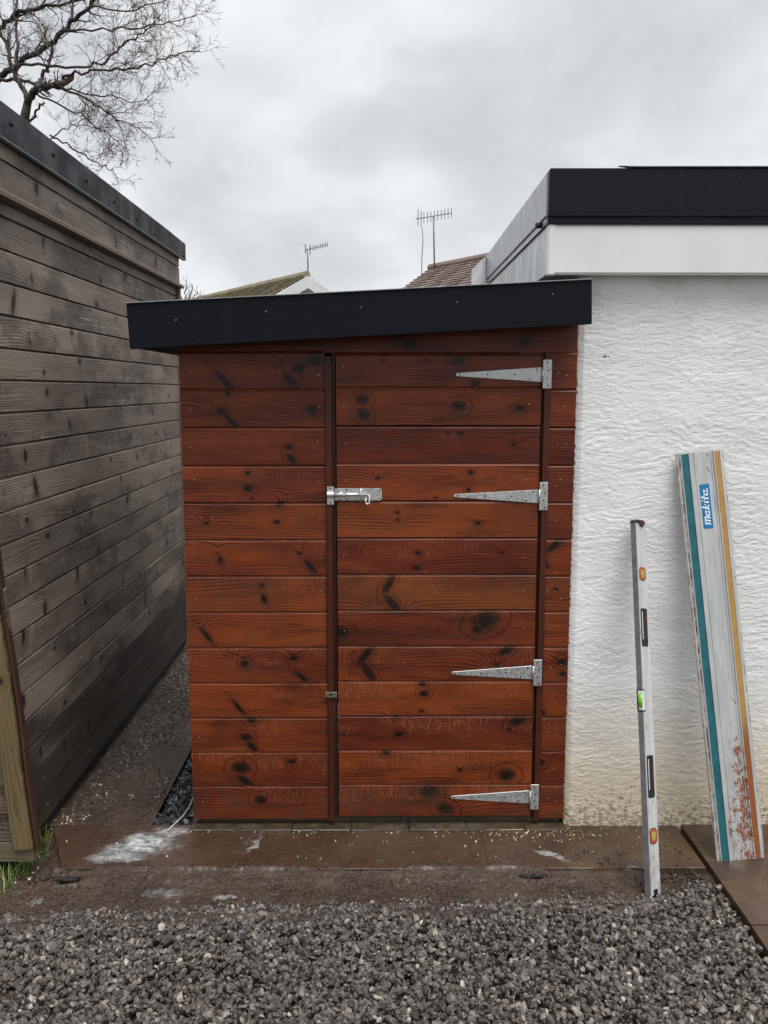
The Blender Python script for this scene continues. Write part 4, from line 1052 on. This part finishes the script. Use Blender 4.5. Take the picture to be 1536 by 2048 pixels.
# hollow foot with its notch of broken plastic
link('foot_plug', box_me('foot_plug', .022, .004, .020, .001), M['rubber'], lev, (-.011, -ht - .0006, -.002))
link('end_cap', prism([(-hw - .002, 0), (hw + .001, 0), (hw + .001, .006), (hw - .006, .012), (-hw + .006, .012), (-hw - .002, .006)], -ht - .002, ht + .001, .0015), M['red_brown'], lev, (0, 0, LL - .006))
link('end_cap_chip', prism([(-.004, -.010), (.012, -.014), (.020, -.002), (.018, .006), (-.006, .006)], -ht - .0026, -ht + .004, .0005), M['red_brown'], lev, (0, 0, LL - .004))
f0 = -ht + .0018
def octo(cx, cz, rx, rz, ch=.38):
    return [(cx - rx, cz - rz * (1 - ch)), (cx - rx * (1 - ch), cz - rz), (cx + rx * (1 - ch), cz - rz), (cx + rx, cz - rz * (1 - ch)), (cx + rx, cz + rz * (1 - ch)), (cx + rx * (1 - ch), cz + rz), (cx - rx * (1 - ch), cz + rz), (cx - rx, cz + rz * (1 - ch))]
for py in (1148, 1671):
    z = frac(L0, L1, py)
    o = link('vial_ring', prism(octo(0.0, 0, .0185, .023), f0 - .0024, f0 + .004, .0008), M['orange'], lev, (0.001, 0, z))
    if py == 1671: link('ring_edge', prism(octo(0.0, 0, .0200, .0245), f0 - .0016, f0 + .0035, 0), M['rubber'], lev, (0.001, 0, z))
    link('vial', prism(octo(0.0, 0, .0105, .0140), f0 - .0030, f0 + .003, .0008), M['yellow_vial'], lev, (0.001, 0, z))
for (pa, pb) in ((1217, 1293), (1510, 1595)):
    z1 = frac(L0, L1, pa); z0 = frac(L0, L1, pb); zc_ = (z0 + z1) / 2; hz = (z1 - z0) / 2
    o = link('hand_hole', prism(octo(0, 0, .0185, hz, .12), f0 - .0018, f0 + .002, .001), M['rubber'], lev, (0, 0, zc_))
    link('hole_lip', box_me('hole_lip', .0022, .002, hz * 1.45, .0004), M['white_lip'], lev, (-.0135, f0 - .0036, zc_ - hz * .62))  # plain white line along the lip
    link('grip_edge', box_me('grip_edge', .0030, .002, hz * 1.2, .0004), M['orange'], lev, (.0125, f0 - .0036, zc_ - hz * .58))
z1 = frac(L0, L1, 1378); z0 = frac(L0, L1, 1423); hz = (z1 - z0) / 2; zc_ = (z0 + z1) / 2
o = link('vial_frame', box_me('vial_frame', .0145, BT + .003, 2 * hz, .002), M['rubber'], lev, (-hw - .0030, -ht - .0014, z0))
link('vial_block', box_me('vial_block', .0115, BT - .003, 2 * hz - .010, .0008), M['clear_block'], lev, (-hw - .0044, -ht - .0022, z0 + .005))
MB().tube([(-hw - .0005, -.002, z0 + .015), (-hw - .0005, -.002, z1 - .015)], .0092, 16).build('level_vial', M['green_vial'], lev, smooth=True)
for k in (-.007, .007): MB().tube([(-hw - .0005, -.002, zc_ + k - .0006), (-hw - .0005, -.002, zc_ + k + .0006)], .0095, 16).build('vial_mark', M['rubber'], lev, smooth=True)

# pale cord lying by the slate chips
cp_ = [atz(388, 1590, .004), atz(380, 1612, .004), atz(366, 1632, .003), atz(352, 1645, .003), atz(341, 1656, .004), atz(335, 1662, .004)]
cb = MB().tube(cp_, .0032, 8).build('cord', M['cord'], None, smooth=True); tag(cb, 'short pale cord lying on the slate chips beside the shed', 'cord')
st_ = MB().tube([atz(642, 1655, .003), atz(665, 1646, .006), atz(684, 1640, .004)], [.0028, .0032, .002], 6).build('stick', M['batten'], None); set_knots(st_, []); tag(st_, 'short dark stick on the slab below the door post', 'stick')

# ------------------------------------------------------------------ TREES
def branch_tree(name, limbs, trunk, dist, label, seed, twig_len, levels, dens, scale_r=1.0, stub=None):
    rnd_ = random.Random(seed)
    root = Vector(trunk[0]); te = empty(name, (root.x, root.y, 0), label=label, cat='tree')
    MB().tube([Vector((root.x, root.y, 0)), *trunk], [trunk_r * 1.35] + [trunk_r * (1 - .12 * i) for i in range(len(trunk))], 12).build('trunk', M['bark'], te, smooth=True)
    lb = MB(); tw = MB()
    def wander(p, d, L, n, curl):
        out = [p.copy()]; d = d.normalized()
        for _ in range(n):
            d = (d + Vector((rnd_.gauss(0, curl), rnd_.gauss(0, curl), rnd_.gauss(.02, curl)))).normalized()
            p = p + d * (L / n); out.append(p.copy())
        return out
    def grow(pts, r0, lev):
        L = sum((pts[i + 1] - pts[i]).length for i in range(len(pts) - 1))
        if lev <= 0: return
        n = max(2, int(L * dens[lev - 1]))
        for _ in range(n):
            q = rnd_.uniform(.18, 1.0) ** .8; i = min(int(q * (len(pts) - 1)), len(pts) - 2); f = q * (len(pts) - 1) - i
            p = pts[i].lerp(pts[i + 1], f); d0 = (pts[i + 1] - pts[i]).normalized()
            side = Vector((rnd_.gauss(0, 1), rnd_.gauss(0, .8), rnd_.gauss(0.15, 1)))
            side = (side - d0 * side.dot(d0)).normalized(); ang = rnd_.uniform(.5, 1.05)
            d = d0 * math.cos(ang) + side * math.sin(ang)
            l_ = twig_len[lev - 1] * rnd_.uniform(.5, 1.2) * (1 - .5 * q)
            np_ = wander(p, d, l_, 5 if lev > 1 else 4, .19)
            r = max(.0026 * scale_r, r0 * (.45 if lev > 1 else .4) * (1 - .4 * q))
            (lb if lev >= 3 else tw).tube(np_, [r * (1 - .8 * k / (len(np_) - 1)) for k in range(len(np_))], 5 if lev >= 3 else 3, cap=False)
            grow(np_, r, lev - 1)
    for (pl, r0, r1, lev) in limbs:
        P_ = [Vector(p) for p in pl]; n = len(P_)
        Q = [P_[0]]                                        # smooth curve through the points with slight wiggle
        for i in range(n - 1):
            a0, a1, a2, a3 = P_[max(i - 1, 0)], P_[i], P_[i + 1], P_[min(i + 2, n - 1)]
            for s in (.2, .4, .6, .8, 1.0):
                v = .5 * (2 * a1 + (a2 - a0) * s + (2 * a0 - 5 * a1 + 4 * a2 - a3) * s * s + (3 * a1 - a0 - 3 * a2 + a3) * s ** 3)
                if s < 1: v += Vector((rnd_.gauss(0, .012), rnd_.gauss(0, .03), rnd_.gauss(0, .012))) * dist / 12
                Q.append(v)
        lb.tube(Q, [.82 * (r0 + (r1 - r0) * i / (len(Q) - 1)) for i in range(len(Q))], 8, cap=True); grow(Q, (r0 + r1) / 2, lev)
    lb.build('branches', M['bark'], te, smooth=True); o = tw.build('twigs', M['twig'], te); o['kind'] = 'stuff'
    if stub:
        MB().tube(stub[0], stub[1], 9).build('broken_branch', M['broken_wood'], te, smooth=True)
    return te
Yt = 9.0
def lp(pts, y0, y1): return [aty(px, py, y0 + (y1 - y0) * i / (len(pts) - 1)) for i, (px, py) in enumerate(pts)]
PXM = 1 / 1740 * 12.0                                      # metres per pixel at the tree
trunk_r = 11 * PXM
tr = [aty(40, 330, Yt), aty(46, 262, Yt), aty(50, 232, Yt), aty(56, 202, Yt)]
LB = [(lp([(56, 206), (42, 172), (29, 140), (19, 107), (-4, 50)], Yt, Yt + .8), 6.5 * PXM, 3.5 * PXM, 3),
      (lp([(55, 206), (68, 182), (94, 173), (124, 167)], Yt, Yt - .3), 9 * PXM, 6.5 * PXM, 2),
      (lp([(68, 182), (80, 160), (94, 137), (104, 107), (106, 85)], Yt - .1, Yt + .5), 5 * PXM, 3 * PXM, 3),
      (lp([(-30, 175), (0, 153), (39, 127), (98, 88), (140, 42), (182, 13), (200, -20)], Yt + .6, Yt + .2), 8.5 * PXM, 3 * PXM, 3),
      (lp([(-20, 72), (0, 55), (33, 29), (81, 16), (146, 3), (200, -12)], Yt + 1, Yt + .5), 7 * PXM, 2 * PXM, 3),
      (lp([(39, 130), (114, 132), (182, 133), (228, 107), (254, 81), (293, 59), (320, 30)], Yt + .3, Yt - 1), 3.4 * PXM, 1.0 * PXM, 3),
      (lp([(-10, 158), (49, 163), (88, 172)], Yt + .4, Yt), 4 * PXM, 3.5 * PXM, 1),
      (lp([(120, 62), (195, 59), (260, 59), (325, 49), (392, 32)], Yt + .3, Yt - .6), 2.6 * PXM, .8 * PXM, 3),
      (lp([(124, 167), (143, 150), (195, 140), (260, 137), (312, 125), (358, 107), (400, 102)], Yt - .3, Yt - 1.4), 3.2 * PXM, .8 * PXM, 3),
      (lp([(105, 172), (127, 177), (169, 195), (202, 215), (228, 234), (270, 254), (306, 277)], Yt - .2, Yt - 1.2), 3.2 * PXM, .7 * PXM, 3),
      (lp([(70, 186), (78, 192), (124, 212), (169, 234), (195, 257), (228, 278), (247, 296)], Yt - .1, Yt + .8), 2.6 * PXM, .7 * PXM, 3),
      (lp([(110, 172), (170, 188), (215, 190), (250, 200), (300, 205)], Yt - .1, Yt + .4), 2.2 * PXM, .7 * PXM, 3),
      (lp([(57, 250), (70, 228), (88, 205)], Yt, Yt - .3), 3.2 * PXM, 2 * PXM, 1),
      (lp([(100, 270), (145, 298), (195, 325), (222, 340), (236, 358)], Yt + .2, Yt - .2), 2.2 * PXM, .6 * PXM, 3),
      (lp([(90, 290), (120, 262), (160, 250), (215, 262)], Yt + .6, Yt + .9), 2.0 * PXM, .6 * PXM, 3),
      (lp([(140, 42), (146, 10), (150, -30)], Yt + .2, Yt + .5), 3.4 * PXM, 2 * PXM, 2),
      (lp([(30, 140), (34, 80), (30, 20), (36, -20)], Yt + .3, Yt + .9), 3.6 * PXM, 2 * PXM, 3),
      (lp([(182, 13), (240, 22), (300, 8), (350, -8)], Yt + .2, Yt - .4), 2.2 * PXM, .8 * PXM, 3)]
branch_tree('bare_tree', LB, tr, 12, 'large leafless tree with a broken branch rising behind the timber building', 3, [.15, .31, .60], 3, [24.0, 19.0, 9.0],
            1.0, (lp([(118, 168), (130, 164), (143, 156), (148, 147)], Yt - .28, Yt - .5), [6.5 * PXM, 6 * PXM, 5 * PXM, .8 * PXM]))
trunk_r = .10
Ys = 24.0
rs = random.Random(5)
ts = [aty(362, 700, Ys), aty(366, 640, Ys), aty(370, 612, Ys)]
LB = []
for (ex, ey) in ((356, 572), (372, 560), (384, 568), (396, 582), (402, 590), (350, 585), (412, 592)):
    LB.append((lp([(368, 618), ((368 + ex) / 2 + 2, (618 + ey) / 2 + 3), (ex, ey)], Ys, Ys + rs.uniform(-1, 1)), .035, .010, 2))
branch_tree('bare_tree', LB, ts, 26, 'small distant leafless tree just above the left end of the shed roof', 9, [.28, .55], 2, [9, 5], 1.6)

# ------------------------------------------------------------------ HOUSES BEYOND
def house(name, label, apex, ridge, L, hw_, pitch, tilemat, wallz, sides):
    """apex: gable ridge point nearest/left; ridge: unit horizontal direction of the ridge away from that gable"""
    e_ = empty(name, (apex.x, apex.y, 0), label=label, cat='house')
    r = Vector((ridge[0], ridge[1], 0)).normalized(); s = Vector((r.y, -r.x, 0)); zr = apex.z; ze = zr - hw_ * math.tan(pitch)
    g0 = apex; g1 = apex + r * L
    # walls
    w0 = hw_ - .35; vs = []
    for g in (g0 + r * .35, g1 - r * .35):
        for k in (-1, 1): vs.append(Vector((g.x, g.y, 0)) + s * (k * w0)); vs.append(Vector((g.x, g.y, ze + .1)) + s * (k * w0))
        vs.append(Vector((g.x, g.y, ze + .1 + w0 * math.tan(pitch) - .12)))
    f = [[0, 1, 4, 3, 2], [5, 7, 8, 9, 6], [0, 5, 6, 1], [2, 3, 8, 7]]
    link('wall', me_from('wall', vs, f), M['house_white'], e_)
    for k in (-1, 1):
        mbs = MB(); cour = 26; sl = hw_ / math.cos(pitch); nt = max(4, int(L / .33))
        dn = (s * k * math.cos(pitch) + Vector((0, 0, -math.sin(pitch)))); nm = (s * k * math.sin(pitch) + Vector((0, 0, math.cos(pitch))))
        for c_ in range(cour):
            a0 = sl * c_ / cour; a1 = sl * (c_ + 1) / cour + .05
            for j in range(nt):
                u0 = L * j / nt; u1 = L * (j + 1) / nt - .012; b0 = len(mbs.v); lf = .055 + .008 * ((j * 7 + c_ * 3) % 3)
                for (uu, aa, nn_) in ((u0, a0, .012), (u1, a0, .012), (u1, a1, lf), (u0, a1, lf), (u0, a1, lf - .05), (u1, a1, lf - .05)):
                    mbs.v.append(g0 + r * uu + dn * aa + nm * nn_)
                mbs.f += [[b0, b0 + 1, b0 + 2, b0 + 3], [b0 + 3, b0 + 2, b0 + 5, b0 + 4]]
        o = mbs.build('roof_tiles', M[tilemat], e_); o['kind'] = 'stuff'
    rd = MB().tube([g0 + Vector((0, 0, .05)), g1 + Vector((0, 0, .05))], .11, 8); rd.build('ridge_tiles', M[tilemat], e_)
    # bargeboards on both gables
    for g, dr in ((g0, -1), (g1, 1)):
        for k in (-1, 1):
            dn = (s * k * math.cos(pitch) + Vector((0, 0, -math.sin(pitch)))); sl = hw_ / math.cos(pitch)
            p0 = g + r * (dr * .02) + Vector((0, 0, .02)); p1 = p0 + dn * sl; dwn = Vector((0, 0, -.30)); th = r * (dr * .04)
            link('bargeboard', me_from('bargeboard', [p0, p1, p1 + dwn, p0 + dwn, p0 + th, p1 + th, p1 + th + dwn, p0 + th + dwn],
                 [(0, 1, 2, 3), (4, 7, 6, 5), (0, 4, 5, 1), (3, 2, 6, 7), (1, 5, 6, 2), (0, 3, 7, 4)]), M['house_board'], e_)
            q0 = g + r * (-dr * .30) + Vector((0, 0, -.30)); q1 = q0 + dn * sl
            a_ = g + r * (dr * .0) + Vector((0, 0, -.28))
            link('soffit', me_from('soffit', [a_, a_ + dn * sl, q1, q0], [(0, 1, 2, 3)]), M['house_gable'], e_)
    # a window in the near gable
    c_ = g0 + r * .33; wn = link('window', me_from('window', [Vector((c_.x, c_.y, 1.0)) - s * .7, Vector((c_.x, c_.y, 1.0)) + s * .7, Vector((c_.x, c_.y, 2.1)) + s * .7, Vector((c_.x, c_.y, 2.1)) - s * .7], [(0, 1, 2, 3)]), M['pvc'], e_)
    c_ = g0 + r * .325; link('pane', me_from('pane', [Vector((c_.x, c_.y, 1.07)) - s * .63, Vector((c_.x, c_.y, 1.07)) + s * .63, Vector((c_.x, c_.y, 2.03)) + s * .63, Vector((c_.x, c_.y, 2.03)) - s * .63], [(0, 1, 2, 3)]), M['glass'], wn)
    return e_
A1 = aty(614, 554, 20.0)
house('gabled_house', 'distant white gabled bungalow with a mossy roof, below the smaller aerial', A1, (-.545, .838), 9.0, 3.4, math.radians(29), 'moss_tile', 2.4, 1)
A2 = aty(860, 539, 24.0); B2 = aty(985, 515, 21.6); dr2 = (B2 - A2)
house('tiled_house', 'distant house with a brown tiled roof seen left of the garage roof edge', A2, (dr2.x, dr2.y), 8.0, 3.6, math.radians(33), 'brown_tile', 2.4, 1)


def aerial(name, label, mast, mr, b0, b1, n, eh, refl, cable=None):
    e_ = empty(name, mast[0], label=label, cat='aerial', group='tv aerials on the far roofs')
    MB().tube(mast, mr, 8).build('mast', M['aerial'], e_, smooth=True)
    MB().tube([b0, b1], mr * .75, 6).build('boom', M['aerial'], e_)
    for i in range(n):
        q = .22 + .78 * i / (n - 1); p = b0.lerp(b1, q); h_ = eh * (1.0 - .10 * q)
        MB().tube([p + Vector((0, 0, -h_)), p + Vector((0, 0, h_))], mr * .5, 5).build('element', M['aerial'], e_)
    for k in (-1, 1):
        p = b0.lerp(b1, .10) + Vector((0, k * .12, 0))
        rb = MB()
        for z in np.linspace(-1, 1, 7): rb.tube([p + Vector((k * .05, -.12, z * eh * refl)), p + Vector((k * .05, .12, z * eh * refl))], mr * .35, 4)
        rb.tube([p + Vector((k * .05, 0, -eh * refl)), p + Vector((k * .05, 0, eh * refl))], mr * .5, 5); rb.build('reflector', M['aerial'], e_)
    if cable: MB().tube(cable, mr * .55, 5).build('cable', M['aerial'], e_, smooth=True)
Ya = 20.4
aerial('tv_aerial', 'small tv aerial on a thin bent mast above the white gable', [aty(612, 592, Ya), aty(615, 560, Ya), aty(616, 530, Ya), aty(614.5, 498, Ya)], .018, aty(611, 500, Ya), aty(655, 489, Ya + .4), 8, .07, 1.5)
Ya = 23.6
aerial('tv_aerial', 'larger tv aerial on a straight mast above the brown tiled roof', [aty(869, 545, Ya), aty(868, 490, Ya), aty(867, 432, Ya)], .022, aty(832, 438, Ya), aty(903, 426, Ya + .6), 9, .155, 1.35,
       [aty(844, 455, Ya), aty(846, 480, Ya), aty(843.5, 520, Ya), aty(843.5, 556, Ya)])

for o in bpy.data.objects:
    if 'local' in o: del o['local']
